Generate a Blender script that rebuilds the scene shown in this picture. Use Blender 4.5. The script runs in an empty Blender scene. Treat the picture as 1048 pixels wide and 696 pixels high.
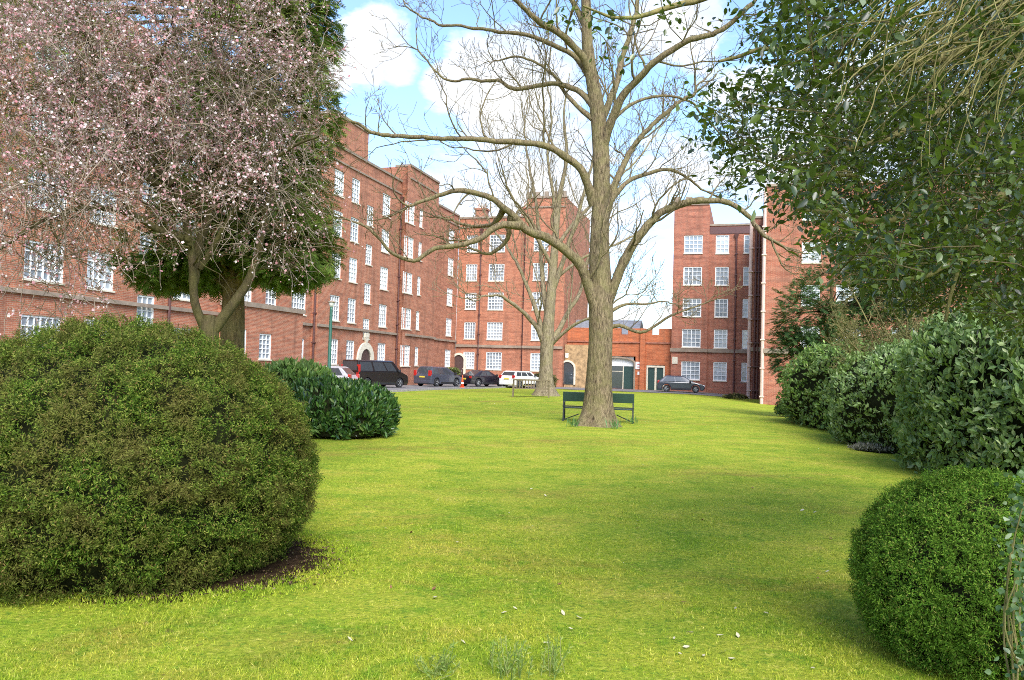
import bpy, bmesh, math
import numpy as np
from mathutils import Vector, Matrix

R = math.radians
rng = np.random.default_rng(11)
scene = bpy.context.scene
COL = scene.collection

# ------------------------------------------------------------------ camera
CAM_H = 1.7
F = 815.0                      # focal length in photo pixels (1048 wide)
PITCH, ROLL = R(2.04), 0.030
camd = bpy.data.cameras.new('camera')
camd.sensor_width = 36.0
camd.lens = 36.0 * F / 1048.0
camd.clip_start = 0.05
camd.clip_end = 5000
cam = bpy.data.objects.new('camera', camd)
COL.objects.link(cam)
MR = Matrix.Rotation(R(90) + PITCH, 3, 'X') @ Matrix.Rotation(ROLL, 3, 'Z')
cam.matrix_world = Matrix.Translation((0, 0, CAM_H)) @ MR.to_4x4()
scene.camera = cam


def ray(px, py):
    return MR @ Vector(((px - 524.0) / F, -(py - 348.0) / F, -1.0))


def P(px, py, Y):
    """world point seen at a photo position, Y metres in front of the camera"""
    d = ray(px, py)
    return Vector((0, 0, CAM_H)) + d * (Y / d.y)


# ------------------------------------------------------------------ noise
def _hash(i, j, k, seed=0):
    n = (i * 374761393 + j * 668265263 + k * 2147483647 + seed * 974711) & 0xFFFFFFFF
    n = ((n ^ (n >> 13)) * 1274126177) & 0xFFFFFFFF
    n = n ^ (n >> 16)
    return (n & 0xFFFF) / 65535.0


def vnoise(p, seed=0):
    p = np.asarray(p, float)
    f = np.floor(p).astype(np.int64)
    t = p - f
    t = t * t * (3 - 2 * t)
    r = 0
    for a in (0, 1):
        wx = t[:, 0] if a else 1 - t[:, 0]
        for b in (0, 1):
            wy = t[:, 1] if b else 1 - t[:, 1]
            for c in (0, 1):
                wz = t[:, 2] if c else 1 - t[:, 2]
                r = r + wx * wy * wz * _hash(f[:, 0] + a, f[:, 1] + b, f[:, 2] + c, seed)
    return r


def fbm(p, oct=3, seed=0):
    p = np.asarray(p, float)
    s, a, tot = 0, 1.0, 0
    for o in range(oct):
        s = s + a * vnoise(p * (2.03 ** o) + o * 17.3, seed + o)
        tot += a
        a *= .5
    return s / tot


# ------------------------------------------------------------------ ground height
def sstep(a, b, x):
    t = np.clip((x - a) / (b - a), 0, 1)
    return t * t * (3 - 2 * t)


A = R(16.5)                    # the courtyard is turned this much from the view
SA, CA = math.sin(A), math.cos(A)


def loc2w(x, y):
    return (x * CA + y * SA, -x * SA + y * CA)


def w2loc(X, Y):
    return (X * CA - Y * SA, X * SA + Y * CA)


def ground_h(X, Y):
    X = np.asarray(X, float)
    Y = np.asarray(Y, float)
    lx, ly = X * CA - Y * SA, X * SA + Y * CA
    h = 0.26 * np.exp(-((Y - 46) / 13.0) ** 2) * np.exp(-((X - 2) / 9.0) ** 2)
    h = h - 0.45 * sstep(-6, 6, lx) * sstep(30, 50, Y)
    near = 1 - sstep(20, 60, np.hypot(X, Y))
    p = np.stack([X.ravel() * .55, Y.ravel() * .55, 0 * X.ravel()], 1)
    n = (fbm(p, 2, 5).reshape(X.shape) - .5) * 0.07
    return h + n * near * (1 - sstep(-19.0, -20.2, lx) * 0)


def gz(X, Y):
    return float(ground_h(np.array([X]), np.array([Y]))[0])


def G(px, py):
    """where the ray through a photo position meets the ground"""
    d = ray(px, py)
    z = 0.0
    for _ in range(12):
        t = (z - CAM_H) / d.z
        q = Vector((0, 0, CAM_H)) + d * t
        z = gz(q.x, q.y)
    return Vector((q.x, q.y, z))


# ------------------------------------------------------------------ object helpers
def link(o, parent=None):
    COL.objects.link(o)
    if parent is not None:
        o.parent = parent
    return o


def thing(name, label, cat, loc=(0, 0, 0), rz=0.0, group=None):
    o = bpy.data.objects.new(name, None)
    o.empty_display_size = 0.2
    o.location = loc
    o.rotation_euler = (0, 0, rz)
    o['label'] = label
    o['category'] = cat
    if group:
        o['group'] = group
    return link(o)


def mesh_np(name, V, T, mat, parent=None, k=3, smooth=False, mats=None, midx=None):
    """one mesh object from numpy verts (n,3) and faces (m,k)"""
    me = bpy.data.meshes.new(name)
    V = np.ascontiguousarray(V, dtype=np.float32)
    T = np.ascontiguousarray(T, dtype=np.int32)
    me.vertices.add(len(V))
    me.vertices.foreach_set('co', V.ravel())
    me.loops.add(T.size)
    me.loops.foreach_set('vertex_index', T.ravel())
    me.polygons.add(len(T))
    me.polygons.foreach_set('loop_start', np.arange(0, T.size, T.shape[1], dtype=np.int32))
    me.polygons.foreach_set('loop_total', np.full(len(T), T.shape[1], dtype=np.int32))
    if smooth:
        me.polygons.foreach_set('use_smooth', np.ones(len(T), dtype=bool))
    for m in (mats or [mat]):
        me.materials.append(m)
    if midx is not None:
        me.polygons.foreach_set('material_index', np.asarray(midx, dtype=np.int32))
    me.update(calc_edges=True)
    me.validate()
    return link(bpy.data.objects.new(name, me), parent)


class MB:
    """collects boxes, prisms, lathes into ONE mesh"""

    def __init__(s):
        s.v, s.f = [], []

    def add(s, vs, fs):
        b = len(s.v)
        s.v += [tuple(v) for v in vs]
        s.f += [tuple(i + b for i in f) for f in fs]
        return s

    def quad(s, a, b, c, d):
        return s.add([a, b, c, d], [(0, 1, 2, 3)])

    def box(s, x0, x1, y0, y1, z0, z1):
        vs = [(x, y, z) for z in (z0, z1) for y in (y0, y1) for x in (x0, x1)]
        return s.add(vs, [(0, 2, 3, 1), (4, 5, 7, 6), (0, 1, 5, 4), (2, 6, 7, 3), (0, 4, 6, 2), (1, 3, 7, 5)])

    def hexa(s, b4, t4):
        """bottom 4 and top 4 corners, both counter-clockwise from above"""
        return s.add(list(b4) + list(t4), [(3, 2, 1, 0), (4, 5, 6, 7), (0, 1, 5, 4), (1, 2, 6, 5), (2, 3, 7, 6), (3, 0, 4, 7)])

    def slab(s, q4, th):
        """a quad given thickness along its normal"""
        q = [Vector(p) for p in q4]
        n = (q[1] - q[0]).cross(q[2] - q[0]).normalized() * th
        o = [p + n for p in q]
        return s.hexa(q, o)

    def bar(s, p0, p1, w, h=None, n=None):
        h = h or w
        p0, p1 = Vector(p0), Vector(p1)
        d = (p1 - p0).normalized()
        up = Vector(n) if n else (Vector((0, 0, 1)) if abs(d.z) < .95 else Vector((1, 0, 0)))
        sx = d.cross(up).normalized()
        sy = sx.cross(d).normalized()
        c = [sx * a * w / 2 + sy * b * h / 2 for a, b in ((-1, -1), (1, -1), (1, 1), (-1, 1))]
        return s.hexa([p0 + k for k in c], [p1 + k for k in c])

    def tube(s, pts, radii, n=8, caps=True):
        pts = [Vector(p) for p in pts]
        if not hasattr(radii, '__len__'):
            radii = [radii] * len(pts)
        rings = []
        prev = None
        for i, p in enumerate(pts):
            d = (pts[min(i + 1, len(pts) - 1)] - pts[max(i - 1, 0)]).normalized()
            if prev is None:
                prev = d.orthogonal().normalized()
            prev = (prev - d * prev.dot(d)).normalized()
            b = d.cross(prev)
            rings.append([p + (prev * math.cos(t) + b * math.sin(t)) * radii[i] for t in [2 * math.pi * k / n for k in range(n)]])
        vs = [v for r in rings for v in r]
        fs = []
        for i in range(len(pts) - 1):
            for k in range(n):
                a, b2 = i * n + k, i * n + (k + 1) % n
                fs.append((a, b2, b2 + n, a + n))
        if caps:
            fs.append(tuple(range(n - 1, -1, -1)))
            fs.append(tuple(range((len(pts) - 1) * n, len(pts) * n)))
        return s.add(vs, fs)

    def lathe(s, prof, n=20, axis='z', c=(0, 0, 0)):
        vs, fs = [], []
        for r, h in prof:
            for k in range(n):
                t = 2 * math.pi * k / n
                a, b = r * math.cos(t), r * math.sin(t)
                p = (a, b, h) if axis == 'z' else (a, h, b)
                vs.append((p[0] + c[0], p[1] + c[1], p[2] + c[2]))
        for i in range(len(prof) - 1):
            for k in range(n):
                a, b = i * n + k, i * n + (k + 1) % n
                fs.append((a, b, b + n, a + n))
        if prof[0][0] > 1e-4:
            fs.append(tuple(range(n - 1, -1, -1)))
        if prof[-1][0] > 1e-4:
            fs.append(tuple(range((len(prof) - 1) * n, len(prof) * n)))
        return s.add(vs, fs)

    def mesh(s, name, mat):
        me = bpy.data.meshes.new(name)
        me.from_pydata(s.v, [], s.f)
        me.materials.append(mat)
        bm = bmesh.new()
        bm.from_mesh(me)
        bmesh.ops.recalc_face_normals(bm, faces=bm.faces)
        bm.to_mesh(me)
        bm.free()
        me.update()
        return me

    def build(s, name, mat, parent=None, bevel=0, smooth=False, loc=None, rot=None):
        me = s.mesh(name, mat)
        o = link(bpy.data.objects.new(name, me), parent)
        if loc is not None:
            o.location = loc
        if rot is not None:
            o.rotation_euler = rot
        if bevel:
            m = o.modifiers.new('bevel', 'BEVEL')
            m.width = bevel
            m.segments = 2
            m.limit_method = 'ANGLE'
            m.angle_limit = R(35)
        if smooth:
            me.polygons.foreach_set('use_smooth', np.ones(len(me.polygons), dtype=bool))
        return o


def structure(o):
    o['kind'] = 'structure'
    return o


# ------------------------------------------------------------------ materials
def new_mat(name):
    m = bpy.data.materials.new(name)
    m.use_nodes = True
    nt = m.node_tree
    nt.nodes.clear()
    out = nt.nodes.new('ShaderNodeOutputMaterial')
    return m, nt, out


def N(nt, t, **kw):
    n = nt.nodes.new(t)
    for k, v in kw.items():
        if k in n.inputs:
            n.inputs[k].default_value = v
        else:
            setattr(n, k, v)
    return n


def ramp(nt, stops, fac=None, interp='LINEAR'):
    r = nt.nodes.new('ShaderNodeValToRGB')
    r.color_ramp.interpolation = interp
    el = r.color_ramp.elements
    while len(el) > 1:
        el.remove(el[-1])
    el[0].position, el[0].color = stops[0][0], (*stops[0][1], 1)
    for p, c in stops[1:]:
        e = el.new(p)
        e.color = (*c, 1)
    if fac is not None:
        nt.links.new(fac, r.inputs['Fac'])
    return r


def mixc(nt, a, b, fac, mode='MIX'):
    m = nt.nodes.new('ShaderNodeMix')
    m.data_type = 'RGBA'
    m.blend_type = mode
    for sock, v in ((0, fac), (6, a), (7, b)):
        if hasattr(v, 'is_linked'):
            nt.links.new(v, m.inputs[sock])
        elif sock == 0:
            m.inputs[0].default_value = v
        else:
            m.inputs[sock].default_value = (*v, 1)
    return m.outputs[2]


def noise(nt, scale, detail=3, rough=.55, vec=None, dist=0.0):
    n = N(nt, 'ShaderNodeTexNoise', Scale=scale, Detail=detail, Roughness=rough, Distortion=dist)
    if vec is not None:
        nt.links.new(vec, n.inputs['Vector'])
    return n.outputs['Fac']


def plain(name, col, rough=.5, metal=0.0, vary=.12, scale=6.0, coat=0.0, bump=0.0, spec=.5):
    m, nt, out = new_mat(name)
    b = N(nt, 'ShaderNodeBsdfPrincipled', Roughness=rough, Metallic=metal)
    b.inputs['Coat Weight'].default_value = coat
    b.inputs['Specular IOR Level'].default_value = spec
    tc = N(nt, 'ShaderNodeTexCoord')
    f = noise(nt, scale, 4, .6, tc.outputs['Object'])
    lo = tuple(c * (1 - vary) for c in col)
    hi = tuple(min(1, c * (1 + vary)) for c in col)
    r = ramp(nt, [(.3, lo), (.7, hi)], f)
    nt.links.new(r.outputs['Color'], b.inputs['Base Color'])
    if bump:
        bp = N(nt, 'ShaderNodeBump', Strength=bump, Distance=.02)
        nt.links.new(noise(nt, scale * 8, 4, .6, tc.outputs['Object']), bp.inputs['Height'])
        nt.links.new(bp.outputs['Normal'], b.inputs['Normal'])
    nt.links.new(b.outputs['BSDF'], out.inputs['Surface'])
    return m


def leaf_mat(name, stops, rough=.5, trans=.25, spec=.4, patch=None, pscale=2.0, tint=None):
    """leaf colour varies leaf by leaf, plus broad patches of another hue"""
    m, nt, out = new_mat(name)
    b = N(nt, 'ShaderNodeBsdfPrincipled', Roughness=rough)
    b.inputs['Specular IOR Level'].default_value = spec
    g = N(nt, 'ShaderNodeNewGeometry')
    r = ramp(nt, stops, g.outputs['Random Per Island'])
    col = r.outputs['Color']
    if patch:
        tc = N(nt, 'ShaderNodeTexCoord')
        pf = ramp(nt, [(.42, (0, 0, 0)), (.62, (1, 1, 1))], noise(nt, pscale, 3, .6, tc.outputs['Object']))
        col = mixc(nt, col, patch, pf.outputs['Color'], 'MIX')
        # keep some of the leaf to leaf change inside the patch
        col = mixc(nt, col, r.outputs['Color'], .35, 'MIX')
    nt.links.new(col, b.inputs['Base Color'])
    if trans:
        t = N(nt, 'ShaderNodeBsdfTranslucent')
        nt.links.new(mixc(nt, col, tint or (.25, .4, .03), .45), t.inputs['Color'])
        mx = N(nt, 'ShaderNodeMixShader', Fac=trans)
        nt.links.new(b.outputs['BSDF'], mx.inputs[1])
        nt.links.new(t.outputs['BSDF'], mx.inputs[2])
        nt.links.new(mx.outputs['Shader'], out.inputs['Surface'])
    else:
        nt.links.new(b.outputs['BSDF'], out.inputs['Surface'])
    return m


def bark_mat(name, dark, light, moss, scale=5.0, mossf=.5, bump=.8):
    m, nt, out = new_mat(name)
    b = N(nt, 'ShaderNodeBsdfPrincipled', Roughness=.9)
    b.inputs['Specular IOR Level'].default_value = .15
    tc = N(nt, 'ShaderNodeTexCoord')
    mp = N(nt, 'ShaderNodeMapping')
    mp.inputs['Scale'].default_value = (1, 1, .22)
    nt.links.new(tc.outputs['Object'], mp.inputs['Vector'])
    ridge = noise(nt, scale * 2.6, 6, .68, mp.outputs['Vector'], .6)
    r = ramp(nt, [(.36, dark), (.62, light)], ridge)
    mf = ramp(nt, [(.5 - mossf * .2, (0, 0, 0)), (.72 - mossf * .1, (1, 1, 1))], noise(nt, scale * .35, 4, .6, tc.outputs['Object']))
    col = mixc(nt, r.outputs['Color'], moss, mf.outputs['Color'])
    col = mixc(nt, col, r.outputs['Color'], .45)
    nt.links.new(col, b.inputs['Base Color'])
    bp = N(nt, 'ShaderNodeBump', Strength=bump, Distance=.05)
    nt.links.new(ridge, bp.inputs['Height'])
    nt.links.new(bp.outputs['Normal'], b.inputs['Normal'])
    nt.links.new(b.outputs['BSDF'], out.inputs['Surface'])
    return m


def brick_mat(name, c1, c2, mortar, stain=(.14, .07, .045)):
    m, nt, out = new_mat(name)
    b = N(nt, 'ShaderNodeBsdfPrincipled', Roughness=.88)
    b.inputs['Specular IOR Level'].default_value = .2
    tc = N(nt, 'ShaderNodeTexCoord')
    sp = N(nt, 'ShaderNodeSeparateXYZ')
    nt.links.new(tc.outputs['Object'], sp.inputs[0])
    ad = N(nt, 'ShaderNodeMath', operation='ADD')
    nt.links.new(sp.outputs[0], ad.inputs[0])
    nt.links.new(sp.outputs[1], ad.inputs[1])
    cb = N(nt, 'ShaderNodeCombineXYZ')
    nt.links.new(ad.outputs[0], cb.inputs[0])
    nt.links.new(sp.outputs[2], cb.inputs[1])
    br = N(nt, 'ShaderNodeTexBrick', Scale=1.0)
    br.inputs['Brick Width'].default_value = .23
    br.inputs['Row Height'].default_value = .078
    br.inputs['Mortar Size'].default_value = .008
    br.inputs['Bias'].default_value = -.1
    br.inputs['Color1'].default_value = (*c1, 1)
    br.inputs['Color2'].default_value = (*c2, 1)
    br.inputs['Mortar'].default_value = (*mortar, 1)
    nt.links.new(cb.outputs[0], br.inputs['Vector'])
    # courses of darker and lighter batches, rain streaks
    mp = N(nt, 'ShaderNodeMapping')
    mp.inputs['Scale'].default_value = (.5, 3.2, 1)
    nt.links.new(cb.outputs[0], mp.inputs['Vector'])
    f1 = ramp(nt, [(.3, (.6, .58, .58)), (.5, (1, .98, .96)), (.7, (1.32, 1.28, 1.22))], noise(nt, 1.1, 5, .65, mp.outputs['Vector']))
    col = mixc(nt, br.outputs['Color'], f1.outputs['Color'], .8, 'MULTIPLY')
    mp2 = N(nt, 'ShaderNodeMapping')
    mp2.inputs['Scale'].default_value = (1.6, .18, 1)
    nt.links.new(cb.outputs[0], mp2.inputs['Vector'])
    f2 = ramp(nt, [(.5, (0, 0, 0)), (.75, (.65, .65, .65))], noise(nt, 1.0, 4, .6, mp2.outputs['Vector']))
    col = mixc(nt, col, stain, f2.outputs['Color'])
    nt.links.new(col, b.inputs['Base Color'])
    bp = N(nt, 'ShaderNodeBump', Strength=.4, Distance=.01)
    nt.links.new(br.outputs['Fac'], bp.inputs['Height'])
    bp.invert = True
    nt.links.new(bp.outputs['Normal'], b.inputs['Normal'])
    nt.links.new(b.outputs['BSDF'], out.inputs['Surface'])
    return m


def pane_mat():
    """old window glass with net curtains or a dark room behind, differing from window to window"""
    m, nt, out = new_mat('window_glass')
    b = N(nt, 'ShaderNodeBsdfPrincipled', Roughness=.06)
    b.inputs['Specular IOR Level'].default_value = .9
    oi = N(nt, 'ShaderNodeObjectInfo')
    tc = N(nt, 'ShaderNodeTexCoord')
    ad = N(nt, 'ShaderNodeVectorMath', operation='ADD')
    nt.links.new(tc.outputs['Object'], ad.inputs[0])
    nt.links.new(oi.outputs['Location'], ad.inputs[1])
    cur = ramp(nt, [(.25, (.05, .06, .07)), (.5, (.22, .25, .28)), (.7, (.5, .54, .57))], noise(nt, 1.1, 3, .6, ad.outputs[0]))
    per = ramp(nt, [(.0, (.12, .14, .16)), (.35, (.2, .235, .27)), (.7, (.42, .46, .49)), (1, (.6, .62, .63))], oi.outputs['Random'])
    nt.links.new(mixc(nt, cur.outputs['Color'], per.outputs['Color'], .62), b.inputs['Base Color'])
    nt.links.new(b.outputs['BSDF'], out.inputs['Surface'])
    return m


M = {}
M['brick'] = brick_mat('red_brick', (.405, .145, .080), (.29, .094, .054), (.41, .275, .195))
M['brick_right'] = brick_mat('plum_brick', (.36, .122, .073), (.25, .077, .050), (.36, .24, .175))
M['brick_gate'] = brick_mat('orange_brick', (.46, .125, .05), (.34, .085, .035), (.38, .21, .12), (.2, .10, .06))
M['old_stone'] = plain('old_rubble_stone', (.34, .22, .11), .9, vary=.45, scale=3.0, bump=.5)
M['stone'] = plain('weathered_stone', (.25, .19, .14), .85, vary=.25, scale=2.0)
M['pale_stone'] = plain('pale_stone', (.6, .54, .42), .8, vary=.15)
M['white_paint'] = plain('white_paint', (.8, .8, .78), .45, vary=.05)
M['pane'] = pane_mat()
M['roof_felt'] = plain('roof_felt', (.12, .11, .105), .9)
M['slate'] = plain('slate', (.17, .18, .2), .6, vary=.3, scale=3)
M['door_wood'] = plain('dark_door', (.07, .04, .035), .5)
M['door_green'] = plain('green_door_paint', (.018, .045, .038), .4)
M['pipe_dark'] = plain('dark_pipe', (.09, .035, .03), .5)
M['pipe_pale'] = plain('pale_pipe', (.55, .4, .34), .6)
M['dark_glass'] = plain('dark_shop_glass', (.045, .055, .06), .08, spec=.9)
M['asphalt'] = plain('asphalt', (.16, .15, .145), .9, vary=.3, scale=1.2, bump=.3)
M['kerb'] = plain('kerb_stone', (.3, .28, .25), .85, vary=.2)
M['soil'] = plain('bare_soil', (.034, .021, .011), 1.0, vary=.6, scale=9, bump=1.0, spec=.03)
M['hill'] = plain('hazed_woodland', (.12, .145, .125), 1.0, vary=.35, scale=.05)  # greyed blue-green mixes the distance haze into the woodland colour
M['bench_green'] = plain('green_bench_paint', (.005, .030, .014), .45)
M['bench_iron'] = plain('bench_iron', (.012, .016, .015), .5)
M['bench_wood'] = plain('weathered_bench_wood', (.15, .115, .06), .8, vary=.25)
M['post_green'] = plain('green_post_paint', (.02, .09, .06), .4)
M['lamp_white'] = plain('lamp_opal', (.75, .75, .7), .4)
M['cone'] = plain('cone_orange', (.75, .11, .03), .5)
M['tyre'] = plain('tyre_rubber', (.015, .015, .016), .8)
M['alloy'] = plain('alloy_wheel', (.45, .46, .47), .3, metal=.6)
M['car_glass'] = plain('car_glass', (.04, .047, .054), .05, spec=.9)
M['tail'] = plain('tail_lamp_red', (.4, .015, .012), .2, coat=.6)
M['head'] = plain('head_lamp', (.7, .72, .74), .12, coat=.6)
M['plate'] = plain('yellow_plate', (.65, .5, .06), .4)
M['trim'] = plain('black_trim', (.014, .014, .015), .55)
M['bark_main'] = bark_mat('ridged_bark', (.05, .034, .02), (.27, .205, .12), (.2, .18, .07), 9.0, .6, 1.0)
M['bark_far'] = bark_mat('pale_bark', (.08, .06, .038), (.31, .25, .16), (.23, .2, .09), 6.0, .5, 1.0)
M['bark_cherry'] = bark_mat('mossy_cherry_bark', (.035, .025, .016), (.11, .08, .045), (.12, .115, .03), 7.0, .9)
M['bark_conifer'] = bark_mat('reddish_bark', (.07, .045, .025), (.19, .13, .06), (.15, .13, .05), 6.0, .4)
M['twig_olive'] = bark_mat('olive_twigs', (.10, .085, .035), (.27, .22, .09), (.2, .2, .06), 9.0, .4, .3)
M['twig_cherry'] = plain('cherry_twigs', (.25, .19, .135), .85, vary=.4, scale=3)
M['core'] = plain('hedge_inner_shade', (.014, .016, .006), 1.0, vary=.4, scale=12, spec=.05)  # near-black puts the shade inside the bushes into the colour


def lawn_colour(nt, o):
    base = ramp(nt, [(.34, (.155, .24, .017)), (.46, (.245, .305, .024)), (.58, (.325, .34, .034)), (.7, (.385, .335, .06))], noise(nt, .9, 7, .72, o))
    mp = N(nt, 'ShaderNodeMapping')
    mp.inputs['Scale'].default_value = (.5, 1.0, 1)
    nt.links.new(o, mp.inputs['Vector'])
    br = ramp(nt, [(.52, (0, 0, 0)), (.66, (.8, .8, .8))], noise(nt, .42, 7, .75, mp.outputs['Vector'], .5))
    col = mixc(nt, base.outputs['Color'], (.25, .185, .035), br.outputs['Color'])
    tuft = ramp(nt, [(.54, (0, 0, 0)), (.66, (.85, .85, .85))], noise(nt, 2.2, 6, .72, o, .4))
    col = mixc(nt, col, (.135, .235, .016), tuft.outputs['Color'])
    speck = ramp(nt, [(.64, (0, 0, 0)), (.71, (.85, .85, .85))], noise(nt, 8.5, 5, .7, o))
    col = mixc(nt, col, (.16, .105, .04), speck.outputs['Color'])
    # moss cushions and grass tufts a hand wide
    sc = noise(nt, 15, 6, .82, o, .3)
    m1 = ramp(nt, [(.38, (.8, .8, .8)), (.45, (0, 0, 0))], sc)
    col = mixc(nt, col, (.125, .23, .024), m1.outputs['Color'])
    m2 = ramp(nt, [(.55, (0, 0, 0)), (.64, (.8, .8, .8))], sc)
    return mixc(nt, col, (.42, .40, .075), m2.outputs['Color'])


def seg_mat():
    m, nt, out = new_mat('mossy_lawn')
    b = N(nt, 'ShaderNodeBsdfPrincipled', Roughness=.95)
    b.inputs['Specular IOR Level'].default_value = .08
    tc = N(nt, 'ShaderNodeTexCoord')
    o = tc.outputs['Object']
    fine = ramp(nt, [(.34, (.42, .5, .4)), (.66, (1.5, 1.42, 1.5))], noise(nt, 30, 7, .85, o))
    col = mixc(nt, lawn_colour(nt, o), fine.outputs['Color'], .85, 'MULTIPLY')
    nt.links.new(col, b.inputs['Base Color'])
    bp = N(nt, 'ShaderNodeBump', Strength=.9, Distance=.03)
    nt.links.new(noise(nt, 26, 6, .75, o), bp.inputs['Height'])
    nt.links.new(bp.outputs['Normal'], b.inputs['Normal'])
    nt.links.new(b.outputs['BSDF'], out.inputs['Surface'])
    return m


def blade_mat():
    m, nt, out = new_mat('grass_blade')
    tc = N(nt, 'ShaderNodeTexCoord')
    g = N(nt, 'ShaderNodeNewGeometry')
    r = ramp(nt, [(0, (.6, .75, .6)), (.5, (1.15, 1.2, 1.1)), (.85, (1.75, 1.65, 1.9)), (1, (2.3, 1.9, 4.5))], g.outputs['Random Per Island'])
    col = mixc(nt, lawn_colour(nt, tc.outputs['Object']), r.outputs['Color'], 1.0, 'MULTIPLY')
    b = N(nt, 'ShaderNodeBsdfDiffuse')
    t = N(nt, 'ShaderNodeBsdfTranslucent')
    nt.links.new(col, b.inputs['Color'])
    nt.links.new(col, t.inputs['Color'])
    mx = N(nt, 'ShaderNodeMixShader', Fac=.35)
    nt.links.new(b.outputs[0], mx.inputs[1])
    nt.links.new(t.outputs[0], mx.inputs[2])
    nt.links.new(mx.outputs[0], out.inputs['Surface'])
    return m


M['lawn'] = seg_mat()
M['blade'] = blade_mat()
M['yew'] = leaf_mat('yew_needles', [(0, (.014, .032, .005)), (.4, (.058, .112, .011)), (.75, (.135, .20, .022)), (.92, (.24, .25, .05)), (1, (.20, .11, .05))], .65, .2, .08, (.13, .098, .03), 3.2)  # near-black and bright stops paint shaded gaps and lit needles into the foliage
M['yew_green'] = leaf_mat('fresh_yew_needles', [(0, (.016, .05, .006)), (.45, (.08, .18, .016)), (.85, (.2, .32, .035)), (1, (.24, .2, .06))], .65, .15, .08, (.09, .17, .016), 6.0)
M['laurel'] = leaf_mat('laurel_leaves', [(0, (.012, .035, .01)), (.5, (.04, .10, .022)), (.85, (.095, .19, .035)), (1, (.18, .24, .08))], .32, .15, .5)
M['hedge_pale'] = leaf_mat('pale_hedge_leaves', [(0, (.055, .10, .03)), (.4, (.16, .25, .08)), (.75, (.27, .37, .15)), (1, (.42, .46, .25))], .5, .3, .25, (.17, .26, .05), 1.1)
M['hedge_leaf'] = leaf_mat('hedge_leaves', [(0, (.05, .10, .02)), (.45, (.15, .27, .05)), (.8, (.26, .39, .08)), (1, (.36, .4, .14))], .5, .3, .25, (.16, .22, .09), 1.2)
M['privet'] = leaf_mat('privet_leaves', [(0, (.06, .10, .02)), (.6, (.12, .16, .035)), (1, (.19, .19, .06))], .6, .2)
M['conifer'] = leaf_mat('conifer_sprays', [(0, (.055, .10, .018)), (.45, (.12, .195, .026)), (.8, (.19, .28, .042)), (.95, (.15, .12, .05)), (1, (.17, .11, .05))], .7, .15, .12, (.12, .13, .03), .8)
M['fir'] = leaf_mat('dark_conifer_sprays', [(0, (.02, .05, .016)), (.6, (.045, .095, .026)), (1, (.09, .14, .04))], .7, .15, .15)
M['holly'] = leaf_mat('holly_leaves', [(0, (.01, .017, .004)), (.4, (.03, .05, .010)), (.75, (.07, .10, .018)), (.9, (.12, .16, .04)), (1, (.19, .22, .13))], .26, .26, .5)
M['shrub_olive'] = leaf_mat('olive_shrub_leaves', [(0, (.07, .075, .018)), (.6, (.14, .13, .035)), (1, (.2, .15, .06))], .7, .2)
M['ivy'] = leaf_mat('ivy_leaves', [(0, (.02, .05, .018)), (.55, (.05, .10, .03)), (.85, (.10, .16, .06)), (1, (.25, .29, .18))], .5, .15, .25)
M['blossom'] = leaf_mat('blossom_petals', [(0, (.5, .2, .23)), (.35, (.64, .36, .38)), (.65, (.74, .56, .56)), (1, (.84, .78, .76))], .7, .3, .1, tint=(.8, .6, .6))
M['bud'] = leaf_mat('blossom_buds', [(0, (.20, .06, .05)), (.5, (.3, .12, .10)), (1, (.42, .22, .2))], .7, .2, .1, tint=(.4, .15, .15))
M['bulb'] = leaf_mat('bulb_leaves', [(0, (.05, .14, .035)), (1, (.12, .24, .07))], .5, .2)
M['weed'] = leaf_mat('weed_leaves', [(0, (.12, .2, .04)), (.6, (.22, .3, .07)), (1, (.36, .37, .13))], .8, .3, .08)
M['leaf_pale'] = plain('pale_dead_leaf', (.46, .40, .26), .7, vary=.2, scale=30)
M['leaf_brown'] = plain('brown_dead_leaf', (.17, .075, .03), .8, vary=.3, scale=30)
M['grey_cover'] = leaf_mat('grey_ground_cover', [(0, (.10, .09, .06)), (.6, (.2, .19, .14)), (1, (.3, .29, .22))], .8, .15)


# ------------------------------------------------------------------ leaf and tube builders
def unit(v):
    return v / np.maximum(np.linalg.norm(v, axis=-1, keepdims=True), 1e-9)


def rand_dirs(n):
    return unit(rng.normal(size=(n, 3)))


def leaf_geo(pos, d, nrm, L, W, shape='diamond', fold=.15, curl=.0):
    """verts (n*k,3), tris: leaves growing from pos along d, facing nrm"""
    d = unit(d)
    s = unit(np.cross(d, nrm))
    up = np.cross(s, d)
    L = np.broadcast_to(np.asarray(L, float), (len(pos),))[:, None]
    W = np.broadcast_to(np.asarray(W, float), (len(pos),))[:, None]
    if shape == 'diamond':
        prof = [(0, 0, 0), (.45, .5, fold), (1, 0, -curl), (.45, -.5, fold)]
        tris = [(0, 1, 2), (0, 2, 3)]
    elif shape == 'blade':
        prof = [(0, .5, 0), (0, -.5, 0), (1, 0, curl)]
        tris = [(0, 1, 2)]
    else:                       # a broad leaf with a midrib
        prof = [(0, 0, 0), (.28, .42, fold), (.62, .46, fold * .8), (1, 0, -curl), (.62, -.46, fold * .8), (.28, -.42, fold), (.5, 0, 0)]
        tris = [(0, 1, 6), (1, 2, 6), (2, 3, 6), (3, 4, 6), (4, 5, 6), (5, 0, 6)]
    k = len(prof)
    V = np.empty((len(pos), k, 3))
    for i, (a, b, c) in enumerate(prof):
        V[:, i] = pos + d * L * a + s * W * b + up * W * c
    T = (np.arange(len(pos)) * k)[:, None, None] + np.array(tris)[None]
    return V.reshape(-1, 3), T.reshape(-1, 3)


def join(parts):
    Vs, Ts, b = [], [], 0
    for V, T in parts:
        Vs.append(V)
        Ts.append(T + b)
        b += len(V)
    return np.concatenate(Vs), np.concatenate(Ts)


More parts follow.
